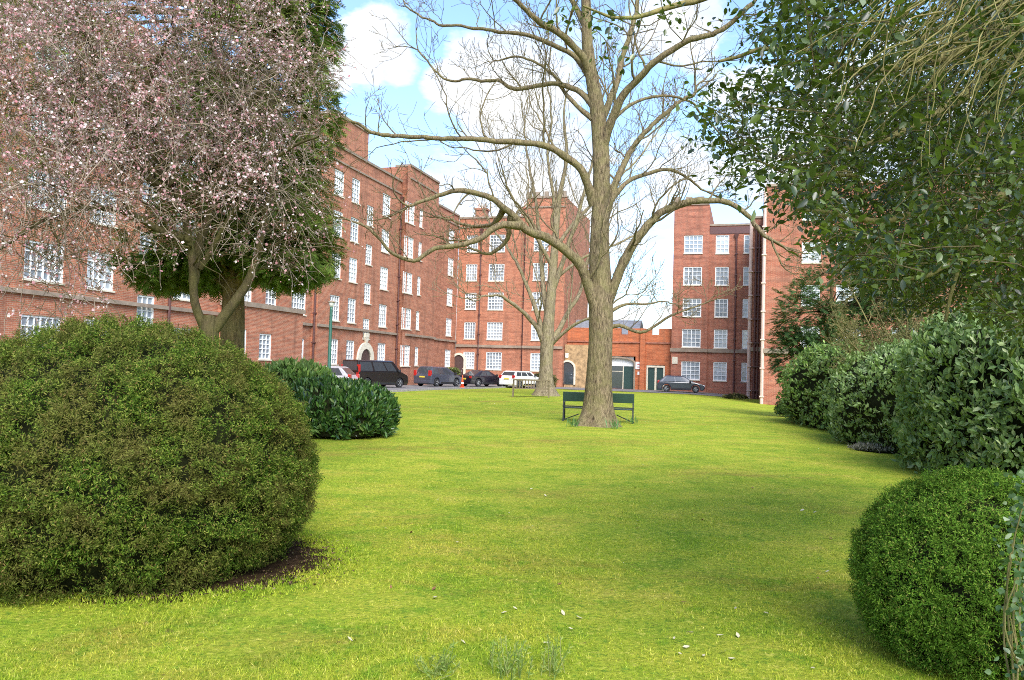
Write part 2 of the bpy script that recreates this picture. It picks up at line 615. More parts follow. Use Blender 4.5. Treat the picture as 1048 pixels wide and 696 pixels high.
def tubes_geo(lines, sides=4):
    """lines: list of (pts (m,3), radii (m,)); returns verts, quads"""
    Vs, Qs, b = [], [], 0
    ang = np.arange(sides) * 2 * math.pi / sides
    ca, sa = np.cos(ang)[None, :, None], np.sin(ang)[None, :, None]
    for pts, rad in lines:
        pts = np.asarray(pts, float)
        m = len(pts)
        t = np.empty_like(pts)
        t[1:-1] = pts[2:] - pts[:-2]
        t[0] = pts[1] - pts[0]
        t[-1] = pts[-1] - pts[-2]
        t = unit(t)
        mean = unit(t.mean(0))
        ref = np.array([0, 0, 1.]) if abs(mean[2]) < .8 else np.array([1., 0, 0])
        n1 = unit(np.cross(t, ref))
        n2 = np.cross(t, n1)
        r = np.asarray(rad, float)[:, None, None]
        V = pts[:, None, :] + r * (n1[:, None, :] * ca + n2[:, None, :] * sa)
        Vs.append(V.reshape(-1, 3))
        i = np.arange(m - 1)[:, None] * sides
        k = np.arange(sides)[None]
        k2 = (k + 1) % sides
        Q = np.stack([i + k, i + k2, i + sides + k2, i + sides + k], -1).reshape(-1, 4)
        Qs.append(Q + b)
        b += m * sides
    return np.concatenate(Vs), np.concatenate(Qs)


def smooth_line(pts, rad, step):
    """Catmull-Rom through traced points"""
    p = np.asarray(pts, float)
    r = np.asarray(rad, float)
    e = np.concatenate([[2 * p[0] - p[1]], p, [2 * p[-1] - p[-2]]])
    out, ro = [], []
    for i in range(len(p) - 1):
        n = max(2, int(np.linalg.norm(p[i + 1] - p[i]) / step))
        t = (np.arange(n) / n)[:, None]
        a, b, c, d = e[i], e[i + 1], e[i + 2], e[i + 3]
        out.append(.5 * ((2 * b) + (-a + c) * t + (2 * a - 5 * b + 4 * c - d) * t ** 2 + (-a + 3 * b - 3 * c + d) * t ** 3))
        ro.append(r[i] + (r[i + 1] - r[i]) * t[:, 0])
    out.append(p[-1:])
    ro.append(r[-1:])
    return np.concatenate(out), np.concatenate(ro)


def grow(lines, p, d, L, r, level, up=.12, wig=.22, kids=5, spread=.75, minr=.004, tipr=.3):
    """a twig with its side twigs, appended to lines"""
    n = max(4, int(5 + L * 2))
    pts = [np.array(p, float)]
    d = unit(np.array(d, float))
    for i in range(n):
        d = unit(d + rng.normal(size=3) * wig + np.array([0, 0, up]))
        pts.append(pts[-1] + d * L / n)
    pts = np.array(pts)
    rad = np.maximum(r * (1 - (1 - tipr) * np.linspace(0, 1, n + 1)), minr)
    lines.append((pts, rad))
    if level <= 0:
        return
    for k in range(kids):
        f = .2 + .78 * (k + rng.random()) / kids
        i = min(int(f * n), n - 1)
        td = unit(pts[i + 1] - pts[i])
        side = unit(np.cross(td, rng.normal(size=3)))
        nd = td * (1 - spread * .45) + side * spread
        grow(lines, pts[i], nd, L * (.62 - .22 * f) * (.7 + .6 * rng.random()), rad[i] * .6, level - 1, up, wig, max(2, kids - 1), spread, minr, tipr)


# ------------------------------------------------------------------ world, sun
SUN_EL = R(44)
SUN_DIR = Vector((.20, -.80, 0)).normalized() * math.cos(SUN_EL) + Vector((0, 0, math.sin(SUN_EL)))
w = bpy.data.worlds.new('World')
scene.world = w
w.use_nodes = True
nt = w.node_tree
nt.nodes.clear()
wo = nt.nodes.new('ShaderNodeOutputWorld')
bg = N(nt, 'ShaderNodeBackground', Strength=.15)
sky = nt.nodes.new('ShaderNodeTexSky')
sky.sky_type = 'NISHITA'
sky.sun_disc = False
sky.sun_elevation = SUN_EL
sky.sun_rotation = math.atan2(SUN_DIR.x, SUN_DIR.y)
sky.air_density = 1.0
sky.dust_density = 1.6
sky.ozone_density = 1.6
tc = nt.nodes.new('ShaderNodeTexCoord')
sep = nt.nodes.new('ShaderNodeSeparateXYZ')
nt.links.new(tc.outputs['Generated'], sep.inputs[0])
# a layer of cumulus: flatten direction onto a plane overhead
zz = N(nt, 'ShaderNodeMath', operation='MAXIMUM')
zz.inputs[1].default_value = .0
nt.links.new(sep.outputs[2], zz.inputs[0])
za = N(nt, 'ShaderNodeMath', operation='ADD')
za.inputs[1].default_value = .22
nt.links.new(zz.outputs[0], za.inputs[0])
dv = nt.nodes.new('ShaderNodeVectorMath')
dv.operation = 'DIVIDE'
cz = nt.nodes.new('ShaderNodeCombineXYZ')
for i in range(3):
    nt.links.new(za.outputs[0], cz.inputs[i])
nt.links.new(tc.outputs['Generated'], dv.inputs[0])
nt.links.new(cz.outputs[0], dv.inputs[1])
cn = noise(nt, 2.1, 9, .6, dv.outputs[0], .25)
blobs = None
for (px, py, rad, gain) in ((375, 46, .075, 1.1), (402, 58, .055, .9), (345, 58, .06, .9), (470, 85, .08, .6), (520, 115, .12, .62),
                            (710, 20, .11, .75), (770, 60, .14, .6), (560, 180, .15, .5), (690, 170, .10, .4), (470, 190, .1, .4), (900, 100, .25, .5)):
    d = ray(px, py).normalized()
    vm = nt.nodes.new('ShaderNodeVectorMath')
    vm.operation = 'DISTANCE'
    nt.links.new(tc.outputs['Generated'], vm.inputs[0])
    vm.inputs[1].default_value = d
    mr = N(nt, 'ShaderNodeMapRange')
    mr.interpolation_type = 'SMOOTHSTEP'
    mr.inputs['From Min'].default_value = rad
    mr.inputs['From Max'].default_value = rad * .1
    mr.inputs['To Min'].default_value = 0
    mr.inputs['To Max'].default_value = gain
    nt.links.new(vm.outputs['Value'], mr.inputs['Value'])
    if blobs is None:
        blobs = mr.outputs[0]
    else:
        mx = N(nt, 'ShaderNodeMath', operation='MAXIMUM')
        nt.links.new(blobs, mx.inputs[0])
        nt.links.new(mr.outputs[0], mx.inputs[1])
        blobs = mx.outputs[0]
s1 = N(nt, 'ShaderNodeMath', operation='MULTIPLY_ADD')
s1.inputs[1].default_value = .40
nt.links.new(blobs, s1.inputs[0])
nt.links.new(cn, s1.inputs[2])
# milkier towards the horizon
hz = N(nt, 'ShaderNodeMapRange')
hz.inputs['From Min'].default_value = .30
hz.inputs['From Max'].default_value = .02
hz.inputs['To Max'].default_value = .25
nt.links.new(sep.outputs[2], hz.inputs['Value'])
s2 = N(nt, 'ShaderNodeMath', operation='ADD')
nt.links.new(s1.outputs[0], s2.inputs[0])
nt.links.new(hz.outputs[0], s2.inputs[1])
cm = ramp(nt, [(.64, (.04, .04, .04)), (.70, (.7, .7, .7)), (.82, (1, 1, 1))], s2.outputs[0])
shade = ramp(nt, [(.35, (2.1, 2.2, 2.35)), (.6, (3.0, 3.05, 3.1))], noise(nt, 6, 5, .6, dv.outputs[0]))
SKYTINT = mixc(nt, sky.outputs['Color'], (.78, .88, .98), 1.0, 'MULTIPLY')
nt.links.new(mixc(nt, SKYTINT, shade.outputs['Color'], cm.outputs['Color']), bg.inputs['Color'])
nt.links.new(bg.outputs[0], wo.inputs[0])

sund = bpy.data.lights.new('sun', 'SUN')
sund.energy = 1.9
sund.angle = R(38)
sund.color = (1, .955, .89)
sun = link(bpy.data.objects.new('sun', sund))
sun.rotation_euler = SUN_DIR.to_track_quat('Z', 'Y').to_euler()

scene.view_settings.view_transform = 'Standard'
scene.view_settings.look = 'None'
scene.view_settings.exposure = 1.57
scene.view_settings.gamma = 1
scene.render.engine = 'CYCLES'
scene.cycles.max_bounces = 6
scene.cycles.diffuse_bounces = 3
scene.cycles.transmission_bounces = 3
scene.cycles.transparent_max_bounces = 4
scene.cycles.use_denoising = False
scene.cycles.pixel_filter_type = 'BLACKMAN_HARRIS'
scene.cycles.filter_width = 1.0

# ------------------------------------------------------------------ ground
xs = np.concatenate([[-2500, -900, -300, -120, -60], np.arange(-40, 40.01, .5), [60, 120, 300, 900, 2500]])
ys = np.concatenate([[-400, -60, -15, -4], np.arange(0, 30, .5), np.arange(30, 110, 1.0), [130, 180, 300, 700, 1500, 3000]])
XX, YY = np.meshgrid(xs, ys)
ZZ = ground_h(XX, YY)
nx, ny = len(xs), len(ys)
V = np.stack([XX, YY, ZZ], -1).reshape(-1, 3)
ii, jj = np.meshgrid(np.arange(nx - 1), np.arange(ny - 1))
a = (jj * nx + ii).ravel()
structure(mesh_np('lawn', V, np.stack([a, a + 1, a + nx + 1, a + nx], 1), M['lawn'], k=4, smooth=True))


def sheet(name, poly_loc, mat, dz, step=2.0):
    """flat paving following the ground, given as a rectangle in courtyard axes"""
    x0, x1, y0, y1 = poly_loc
    gx = np.linspace(x0, x1, max(2, int((x1 - x0) / step) + 1))
    gy = np.linspace(y0, y1, max(2, int((y1 - y0) / step) + 1))
    GX, GY = np.meshgrid(gx, gy)
    WX, WY = GX * CA + GY * SA, -GX * SA + GY * CA
    V = np.stack([WX, WY, ground_h(WX, WY) + dz], -1).reshape(-1, 3)
    n = len(gx)
    i, j = np.meshgrid(np.arange(n - 1), np.arange(len(gy) - 1))
    a = (j * n + i).ravel()
    return structure(mesh_np(name, V, np.stack([a, a + 1, a + n + 1, a + n], 1), mat, k=4, smooth=True))


sheet('driveway', (-28.4, -20.0, 5, 75.9), M['asphalt'], .03)
sheet('driveway', (-19.99, .0, 67.5, 76.9), M['asphalt'], .03)
kb = MB()
for k in range(30):
    y = 8 + k * 2
    X0, Y0 = loc2w(-19.93, y)
    X1, Y1 = loc2w(-19.93, y + 1.98)
    kb.bar((X0, Y0, gz(X0, Y0) + .05), (X1, Y1, gz(X1, Y1) + .05), .13, .14)
structure(kb.build('kerb', M['kerb']))

# far hills
hx = np.linspace(-1600, 1600, 161)
prof = 26 + 22 * (fbm(np.stack([hx * .004, hx * 0, hx * 0], 1), 4, 3)) + 3 * fbm(np.stack([hx * .06, hx * 0, hx * 0], 1), 3, 8)
rows = []
for f, zf in ((0, 0), (.35, .75), (.55, 1.0), (1, .6)):
    rows.append(np.stack([hx, 720 + 500 * f + 0 * hx, prof * zf * (1 + .0004 * abs(hx)) - 2 * (zf == 0)], 1))
V = np.concatenate(rows)
q = []
n = len(hx)
for r_ in range(3):
    a = np.arange(n - 1) + r_ * n
    q.append(np.stack([a, a + 1, a + n + 1, a + n], 1))
structure(mesh_np('hills', V, np.concatenate(q), M['hill'], k=4, smooth=True))

# ------------------------------------------------------------------ buildings
WIN = {}


def window_meshes(wd, ht, cols, rows_):
    key = (round(wd, 2), round(ht, 2), cols, rows_)
    if key in WIN:
        return WIN[key]
    f = MB()
    b, y0, y1 = .085, -.05, .04
    hw, hh = wd / 2, ht / 2
    f.box(-hw, -hw + b, y0, y1, -hh, hh).box(hw - b, hw, y0, y1, -hh, hh)
    f.box(-hw + b, hw - b, y0, y1, hh - b, hh).box(-hw + b, hw - b, y0, y1, -hh, -hh + b)
    iw, ih = wd - 2 * b, ht - 2 * b
    for c in range(1, cols):
        x = -hw + b + iw * c / cols
        t = .032 if (cols % 2 == 0 and c == cols // 2) else .021
        f.box(x - t, x + t, y0 + .01, y1 - .01, -hh + b, hh - b)
    for r_ in range(1, rows_):
        z = -hh + b + ih * r_ / rows_
        t = .022
        f.box(-hw + b, hw - b, y0 + .016, y1 - .016, z - t, z + t)
    p = MB().box(-hw + .03, hw - .03, y1 - .022, y1 - .004, -hh + .03, hh - .03)
    s = MB().box(-hw - .04, hw + .04, -.17, -.0, -hh - .075, -hh - .004)
    WIN[key] = (f.mesh('window', M['white_paint']), p.mesh('pane', M['pane']), s.mesh('sill', M['pale_stone']))
    return WIN[key]


def put_window(parent, pos, rz, wd, ht, cols, rows_):
    f, p, s = window_meshes(wd, ht, cols, rows_)
    o = link(bpy.data.objects.new('window', f), parent)
    o.location = pos
    o.rotation_euler = (0, 0, rz)
    link(bpy.data.objects.new('pane', p), o)
    link(bpy.data.objects.new('sill', s), o)
    return o


def wall_panel(mb, o, du, n, L, z0, z1, ops, depth=.14):
    """a wall face from o along du (unit 2-vectors), with real openings (t,z centre,w,h) and reveals"""
    ts = sorted({0, L} | {round(v, 4) for t, z, w_, h_ in ops for v in (t - w_ / 2, t + w_ / 2)})
    zs = sorted({z0, z1} | {round(v, 4) for t, z, w_, h_ in ops for v in (z - h_ / 2, z + h_ / 2)})

    def pt(t, z, d=0):
        return (o[0] + du[0] * t - n[0] * d, o[1] + du[1] * t - n[1] * d, z)
    for i in range(len(ts) - 1):
        for j in range(len(zs) - 1):
            tm, zm = (ts[i] + ts[i + 1]) / 2, (zs[j] + zs[j + 1]) / 2
            if any(abs(tm - t) < w_ / 2 and abs(zm - z) < h_ / 2 for t, z, w_, h_ in ops):
                continue
            mb.quad(pt(ts[i], zs[j]), pt(ts[i + 1], zs[j]), pt(ts[i + 1], zs[j + 1]), pt(ts[i], zs[j + 1]))
    for t, z, w_, h_ in ops:
        c = [(t - w_ / 2, z - h_ / 2), (t + w_ / 2, z - h_ / 2), (t + w_ / 2, z + h_ / 2), (t - w_ / 2, z + h_ / 2)]
        for k in range(4):
            a_, b_ = c[k], c[(k + 1) % 4]
            mb.quad(pt(*a_), pt(*b_), pt(*b_, depth), pt(*a_, depth))


def px_to_t(px, py, axis, plane):
    """courtyard coordinate where the ray at a photo position meets a facade plane"""
    d = ray(px, py)
    lx, ly = w2loc(d.x, d.y)
    return ly * plane / lx if axis == 'x' else lx * plane / ly


bl = thing('apartment_building', 'long red brick apartment block with stepped bays along the left side of the driveway', 'apartment building', (0, 0, 0), -A)
XL = -28.5
ZF = [2.5, 5.6, 8.6, 11.6, 14.5]
wallL = MB()
band = MB()
corn = MB()
cope = MB()
L_ = lambda px: px_to_t(px, 345, 'x', XL)
# (start px or y, end, projection, height, columns [(px, width, height, cols, rows, kind)])
segs = [
    (8.0, L_(20), 0.0, 17.0, []),
    (L_(20), L_(217), 0.0, 17.0, [(42, 2.0, 1.62, 6, 4, 0), (100, 1.6, 1.7, 4, 4, 0), (148, 1.2, 1.5, 3, 4, 1), (186, 1.6, 1.6, 4, 4, 0)]),
    (L_(217), L_(318), 0.0, 17.0, [(251, 1.0, 1.7, 3, 4, 0), (276, 1.2, 1.5, 3, 4, 0), (304.5, 1.75, 1.5, 5, 4, 0)]),
    (L_(318), L_(401), .45, 17.0, [(341.5, 1.4, 1.8, 4, 5, 0), (359, 1.25, 1.8, 3, 5, 0), (374.5, 1.1, 1.55, 3, 5, 1), (391, 1.45, 1.8, 4, 5, 0)]),
    (L_(402), L_(433), 1.1, 18.4, [(416, 1.7, 1.75, 5, 5, 0), (427, .75, 1.6, 2, 4, 0)]),
    (L_(433), 76.0, 0.0, 17.0, [(440, 1.25, 1.75, 3, 5, 0), (459, 1.6, 1.75, 4, 5, 0)]),
]
prev = None
for (y0, y1, pr, ht, cols) in segs:
    x = XL + pr
    ops = []
    for (px, wd, hh, c, r_, kind) in cols:
        t = px_to_t(px, 345, 'x', x) - y0
        for k, zc in enumerate(ZF):
            if kind == 1:
                if k == 4:
                    continue
                zc = zc + 1.5
            if px == 374.5 and k == 0:
                zc += .4
            ops.append((t, zc, wd, hh))
            put_window(bl, (x - .1, y0 + t, zc), R(90), wd, hh, c, r_)
    wall_panel(wallL, (x, y0), (0, 1), (1, 0), y1 - y0, -.4, ht, ops)
    band.box(x + .003, x + .15, y0, y1 - .004, 4.16, 4.34)
    cope.box(x - .35, x + .1, y0 - .05, y1 - .055, ht, ht + .18)
    corn.box(x + .003, x + .09, y0, y1 - .004, ht - 1.05, ht - .93)
    if pr > 0:
        wallL.quad((XL, y0, -.4), (x, y0, -.4), (x, y0, ht), (XL, y0, ht))
        wallL.quad((XL, y1, -.4), (x, y1, -.4), (x, y1, ht), (XL, y1, ht))
        cope.box(XL - .3, x - .36, y0 - .05, y0 + .2, ht, ht + .18)
    if ht > 17:
        wallL.quad((XL - 9, y0, 16), (x, y0, 16), (x, y0, ht), (XL - 9, y0, ht))
        wallL.quad((XL - 9, y1, 16), (x, y1, 16), (x, y1, ht), (XL - 9, y1, ht))
        wallL.quad((XL - 9, y0, ht), (XL - 9, y1, ht), (x - .2, y1, ht - .02), (x - .2, y0, ht - .02))
# body behind the facade: end wall, back wall
wallL.quad((XL, 8, -.4), (XL - 11, 8, -.4), (XL - 11, 8, 17), (XL, 8, 17))
wallL.quad((XL - 11, 8, -.4), (XL - 11, 90, -.4), (XL - 11, 90, 17), (XL - 11, 8, 17))
# roof towers and stacks
wallL.box(XL - 3.2, XL - .1, L_(336), L_(371), 16.2, 19.6)
wallL.box(XL - 4.5, XL - 2.5, L_(150), L_(150) + 2.2, 16.2, 19.2)
wallL.build('wall', M['brick'], bl)
band.build('string_course', M['stone'], bl)
corn.build('cornice', M['stone'], bl)
cope.build('coping', M['stone'], bl)
MB().box(XL - 10.9, XL - .36, 8.1, 75.9, 16.1, 16.3).build('roof', M['roof_felt'], bl)
c_ = MB().box(XL - 3.3, XL - .02, L_(336) - .1, L_(371) + .1, 19.6, 19.8)
c_.build('tower_coping', M['stone'], bl)
ch = MB()
yc = L_(446)
ch.box(XL - 3.0, XL - 1.6, yc, yc + 1.6, 16.2, 18.9).box(XL - 3.1, XL - 1.5, yc - .1, yc + 1.7, 18.9, 19.1)
cho = ch.build('chimney', M['brick'], bl)
cp = MB()
for k in range(3):
    cp.lathe([(.14, 19.1), (.12, 19.7), (.15, 19.75)], 10, 'z', (XL - 2.3, yc + .3 + k * .5, 0))
cp.build('chimney_pot', M['cone'] if False else M['pipe_pale'], cho)
# single storey projecting bay near the lamp post
yb0, yb1 = L_(222), L_(291)
pb = 1.3
lb = MB()
ops = []
for px, wd, hh in ((247, 1.0, 1.8), (272, 1.25, 1.5)):
    t = px_to_t(px, 345, 'x', XL + pb) - yb0
    ops.append((t, 2.55, wd, hh))
    put_window(bl, (XL + pb - .1, yb0 + t, 2.55), R(90), wd, hh, 3, 5)
wall_panel(lb, (XL + pb, yb0), (0, 1), (1, 0), yb1 - yb0, -.4, 4.75, ops)
lb.quad((XL, yb0, -.4), (XL + pb, yb0, -.4), (XL + pb, yb0, 4.75), (XL, yb0, 4.75))
lb.quad((XL, yb1, -.4), (XL + pb, yb1, -.4), (XL + pb, yb1, 4.75), (XL, yb1, 4.75))
lb.box(XL + .17, XL + pb - .2, yb0 + .01, yb1 - .01, 4.4, 4.6)
lbo = lb.build('bay', M['brick'], bl)
MB().box(XL + pb - .3, XL + pb + .12, yb0 - .1, yb1 + .1, 4.75, 5.02).box(XL + .17, XL + pb - .301, yb0 - .1, yb0 + .25, 4.75, 5.02).box(XL + .17, XL + pb - .301, yb1 - .25, yb1 + .1, 4.75, 5.02).build('bay_coping', M['stone'], lbo)


def arch_door(parent, pos, rz, wd, ht, frame_m, door_m, fr=.28, double=False):
    """a round-headed doorway: stone surround and a leaf, standing proud of the wall"""
    hw = wd / 2

    def outline(off):
        pts = [(-hw - off, 0.0), (-hw - off, ht - hw)]
        for k in range(1, 12):
            t = math.pi - math.pi * k / 12
            pts.append(((hw + off) * math.cos(t), ht - hw + (hw + off) * math.sin(t)))
        pts += [(hw + off, ht - hw), (hw + off, 0.0)]
        return pts
    a_, b_ = outline(0), outline(fr)
    f = MB()
    for k in range(len(a_) - 1):
        q4 = [a_[k], a_[k + 1], b_[k + 1], b_[k]]
        f.hexa([(x, 0, z) for x, z in q4], [(x, -.14, z) for x, z in q4])
    s = f.build('door_surround', frame_m, parent, loc=pos, rot=(0, 0, rz))
    d = MB()
    nn = len(a_)
    d.add([(x, -.03, z) for x, z in a_] + [(x, -.006, z) for x, z in a_], [tuple(range(nn)), tuple(range(2 * nn - 1, nn - 1, -1))] + [(k, (k + 1) % nn, nn + (k + 1) % nn, nn + k) for k in range(nn)])
    if double:
        d.box(-.02, .02, -.05, -.031, 0, ht - .1)
    for k in (-1, 1):
        d.box(k * hw * .5 - hw * .3, k * hw * .5 + hw * .3, -.05, -.031, .2, ht * .4)
    do = d.build('door', door_m, parent, loc=pos, rot=(0, 0, rz))
    MB().box(hw * .55, hw * .7, -.1, -.04, ht * .42, ht * .46).build('door_handle', M['alloy'], do)
    return do


yd = px_to_t(372.5, 385, 'x', XL + .45)
arch_door(bl, (XL + .455, yd, 0), R(90), 1.7, 2.85, M['pale_stone'], M['door_wood'], .5)
# heraldic niche over the door
sh0 = MB().box(XL + .46, XL + .62, yd - .36, yd + .36, 3.72, 4.05).hexa([(XL + .46, yd - .12, 3.3), (XL + .6, yd - .12, 3.3), (XL + .6, yd + .12, 3.3), (XL + .46, yd + .12, 3.3)],
    [(XL + .46, yd - .36, 3.715), (XL + .62, yd - .36, 3.715), (XL + .62, yd + .36, 3.715), (XL + .46, yd + .36, 3.715)])
sh0.build('stone_shield', M['pale_stone'], bl, bevel=.02)


def pipe(parent, x, y, z0, z1, mat, r=.07, hop=True):
    p = MB().tube([(x, y, z0), (x, y, z1)], r, 8)
    for k in range(int((z1 - z0) / 2)):
        p.box(x - r - .04, x + r + .04, y - r - .04, y + r + .04, z0 + 1 + 2 * k, z0 + 1.09 + 2 * k)
    if hop:
        p.hexa([(x - .09, y - .09, z1 - .5), (x + .09, y - .09, z1 - .5), (x + .09, y + .09, z1 - .5), (x - .09, y + .09, z1 - .5)],
               [(x - .2, y - .17, z1 - .1), (x + .2, y - .17, z1 - .1), (x + .2, y + .17, z1 - .1), (x - .2, y + .17, z1 - .1)])
    p.build('drainpipe', mat, parent)


pipe(bl, XL + .3, L_(317), 0, 15.8, M['pipe_dark'])
pipe(bl, XL + .56, L_(400), 0, 15.8, M['pipe_dark'])
pipe(bl, XL + .12, L_(434), 0, 15.8, M['pipe_pale'])
pipe(bl, XL + .12, L_(170), 0, 15.8, M['pipe_dark'])

# --- far wing
bf = thing('apartment_building', 'red brick apartment wing with corner tower behind the smaller bare tree', 'apartment building', (0, 0, 0), -A)
YF = 76.0
FX = lambda px, y=YF: px_to_t(px, 345, 'y', y)
ZG = [2.4, 5.4, 8.4, 11.3, 14.25]
wf, bandf, copef, cornf = MB(), MB(), MB(), MB()
fsegs = [
    (XL + .02, FX(536), 0.0, 16.8, [(480.5, 1.2, 1.7, 4, 5), (506, 1.65, 1.75, 5, 5)]),
    (FX(536), FX(577), .35, 18.6, [(551, 1.5, 1.75, 4, 5)]),
]
for (x0, x1, pr, ht, cols) in fsegs:
    y = YF - pr
    ops = []
    for (px, wd, hh, c, r_) in cols:
        t = px_to_t(px, 345, 'y', y) - x0
        for zc in ZG:
            ops.append((t, zc, wd, hh))
            put_window(bf, (x0 + t, y + .1, zc), 0, wd, hh, c, r_)
    wall_panel(wf, (x0, y), (1, 0), (0, -1), x1 - x0, -.4, ht, ops)
    bandf.box(x0, x1 - .004, y - .16, y - .003, 3.72, 3.98)
    cornf.box(x0, x1 - .004, y - .09, y - .003, ht - .95, ht - .83)
    copef.box(x0 - .05, x1 + .05 if pr else x1 - .06, y - .1, y + .35, ht, ht + .18)
    wf.quad((x0, y, -.4), (x0, y + 12, -.4), (x0, y + 12, ht), (x0, y, ht))
    wf.quad((x1, y, -.4), (x1, y + 12, -.4), (x1, y + 12, ht), (x1, y, ht))
    wf.quad((x0, y + 12, -.4), (x1, y + 12, -.4), (x1, y + 12, ht), (x0, y + 12, ht))
# battlements on the tower
x0, x1 = FX(536), FX(577)
for k in range(5):
    xx = x0 + (x1 - x0) * k / 4 * .88
    copef.box(xx, xx + (x1 - x0) * .1, YF - .4, YF - .06, 18.78, 19.25)
wf.build('wall', M['brick'], bf)
bandf.build('string_course', M['stone'], bf)
cornf.build('cornice', M['stone'], bf)
copef.build('coping', M['stone'], bf)
rf = MB().box(XL + .1, FX(536) - .05, YF + .36, YF + 11.9, 15.9, 16.1).box(FX(536) + .05, FX(577) - .05, YF + .05, YF + 11.5, 17.7, 17.9)
rf.build('roof', M['roof_felt'], bf)
for px in (478, 527):
    xx = FX(px)
    cho = MB().box(xx - .6, xx + .6, YF + 3, YF + 3.9, 16.1, 18.3).box(xx - .7, xx + .7, YF + 2.9, YF + 4.0, 18.3, 18.5).build('chimney', M['brick'], bf)
    cp = MB()
    for k in (-.35, 0, .35):
        cp.lathe([(.13, 18.5), (.11, 19.0), (.14, 19.05)], 10, 'z', (xx + k, YF + 3.45, 0))
    cp.build('chimney_pot', M['pipe_pale'], cho)
arch_door(bf, (FX(470.5), YF - .005, 0), 0, 1.1, 2.9, M['pale_stone'], M['door_wood'], .22)
pipe(bf, FX(490), YF - .12, 0, 15.8, M['pipe_dark'])
pipe(bf, FX(535), YF - .12, 0, 15.8, M['pipe_dark'])

# --- right building
brt = thing('apartment_building', 'red brick apartment block on the right, dark hatchback parked before it', 'apartment building', (0, 0, 0), -A)
YR = 77.0
RX = lambda px, y=YR: px_to_t(px, 345, 'y', y)
ZR = [2.0, 5.05, 7.95, 10.95, 13.95]
wr, bandr, coper = MB(), MB(), MB()
xa, xb, xc, xd = RX(687.5), RX(724), .25, 1.1
rsegs = [
    (xa, xb, YR - .25, 17.7, -.5, [(707.5, 1.72, 1.72, 4, 4)]),
    (xb, 4.0, YR, 15.7, -.5, [(737.5, 1.22, 1.75, 3, 4), (764.8, .95, 1.75, 2, 4)]),
    (xc, xd + .01, 70.0, 15.0, -.9, []),
    (xd, 24.0, 58.75, 15.1, -.9, [(829, 1.25, 1.45, 3, 4), (868, 1.6, 1.45, 4, 4), (925, 1.6, 1.45, 4, 4)]),
]
for (x0, x1, y, ht, zb, cols) in rsegs:
    ops = []
    for (px, wd, hh, c, r_) in cols:
        t = px_to_t(px, 345, 'y', y) - x0
        for zc in ZR:
            zz_ = zc - (.55 if y < 60 else 0)
            ops.append((t, zz_, wd, hh))
            put_window(brt, (x0 + t, y + .1, zz_), 0, wd, hh, c, r_)
    wall_panel(wr, (x0, y), (1, 0), (0, -1), x1 - x0, zb, ht, ops)
    dz_ = -.45 if y < 60 else 0
    bandr.box(x0 - .1, x1 - .004, y - .16, y - .003, 3.75 + dz_, 4.08 + dz_)
    coper.box(x0 - .08, x1 - .06, y - .1, y + .35, ht, ht + .18)
    wr.quad((x0, y, zb), (x0, 90, zb), (x0, 90, ht), (x0, y, ht))
    if x1 < 3 or x1 > 20:
        wr.quad((x1, y, zb), (x1, 90, zb), (x1, 90, ht), (x1, y, ht))
    wr.quad((x0, 90, zb), (x1, 90, zb), (x1, 90, ht), (x0, 90, ht))
    coper.box(x0 - .08, x0 + .3, y + .36, 89.9, ht, ht + .18)
for k in range(3):
    coper.box(xa + k * 1.1 - .05, xa + k * 1.1 + .55, YR - .3, YR, 17.9, 18.5)
# darker brick band under the lower parapet
wr.build('wall', M['brick_right'], brt)
bandr.build('string_course', M['stone'], brt)
coper.build('coping', M['stone'], brt)
MB().box(xb + .02, 4, YR - .05, YR - .003, 14.95, 15.6).build('parapet_band', M['pipe_dark'], brt)
MB().box(xa + .1, xb - .05, YR + .15, 89.8, 16.7, 16.9).box(xb + .05, 3.9, YR + .36, 89.8, 14.8, 14.9).box(xd + .4, 23.9, 59.2, 89.7, 14.2, 14.4).build('roof', M['roof_felt'], brt)
pipe(brt, RX(752), YR - .12, 0, 15, M['pipe_dark'], .08)
pipe(brt, xc - .12, 69.95, -.6, 14.8, M['pipe_pale'], .15, False)
pipe(brt, .55, 69.85, -.6, 14.4, M['pipe_dark'], .1)
pipe(brt, .8, 69.85, -.6, 14.4, M['pipe_dark'], .08)
pipe(brt, xd - .1, 58.7, -.8, 14.8, M['pipe_pale'], .12, False)
MB().box(RX(688.8), RX(688.8) + .5, YR - .32, YR - .252, 2.6, 3.25).build('wall_plaque', M['pale_stone'], brt)

# --- gatehouse range between the wings
gh = thing('gatehouse', 'low orange brick gatehouse with notched parapet between the two tall brick blocks', 'gatehouse', (0, 0, 0), -A)
YG = 77.6
GX_ = lambda px: px_to_t(px, 380, 'y', YG)
g0, g1 = FX(577) + .02, xa - .02
mb = MB()
gops = [(GX_(631) - g0, 1.6, GX_(650) - GX_(612), 3.2), (GX_(671) - g0, 1.2, 1.75, 2.4)]
gops = [(t, max(z, h_ / 2 + .02), w_, h_) for t, z, w_, h_ in gops]
wall_panel(mb, (g0, YG), (1, 0), (0, -1), g1 - g0, -.4, 5.35, gops, .5)
for k in range(4):
    a0 = g0 + k * 3.0
    a1 = min(a0 + 2.35, g1)
    if a1 > a0:
        mb.box(a0, a1, YG, YG + .35, 5.35, 5.95)
mb.box(GX_(655), GX_(660), YG - .3, YG - .003, -.4, 5.95)
mb.quad((g0, YG + .36, 4.9), (g1, YG + .36, 4.9), (g1, YG + 8, 4.9), (g0, YG + 8, 4.9))
mb.quad((g0, YG + 8, -.4), (g1, YG + 8, -.4), (g1, YG + 8, 4.9), (g0, YG + 8, 4.9))
mb.build('wall', M['brick_gate'], gh)
MB().box(g0, GX_(655) - .004, YG - .1, YG - .003, 4.5, 4.65).build('string_course', M['brick_right'], gh)
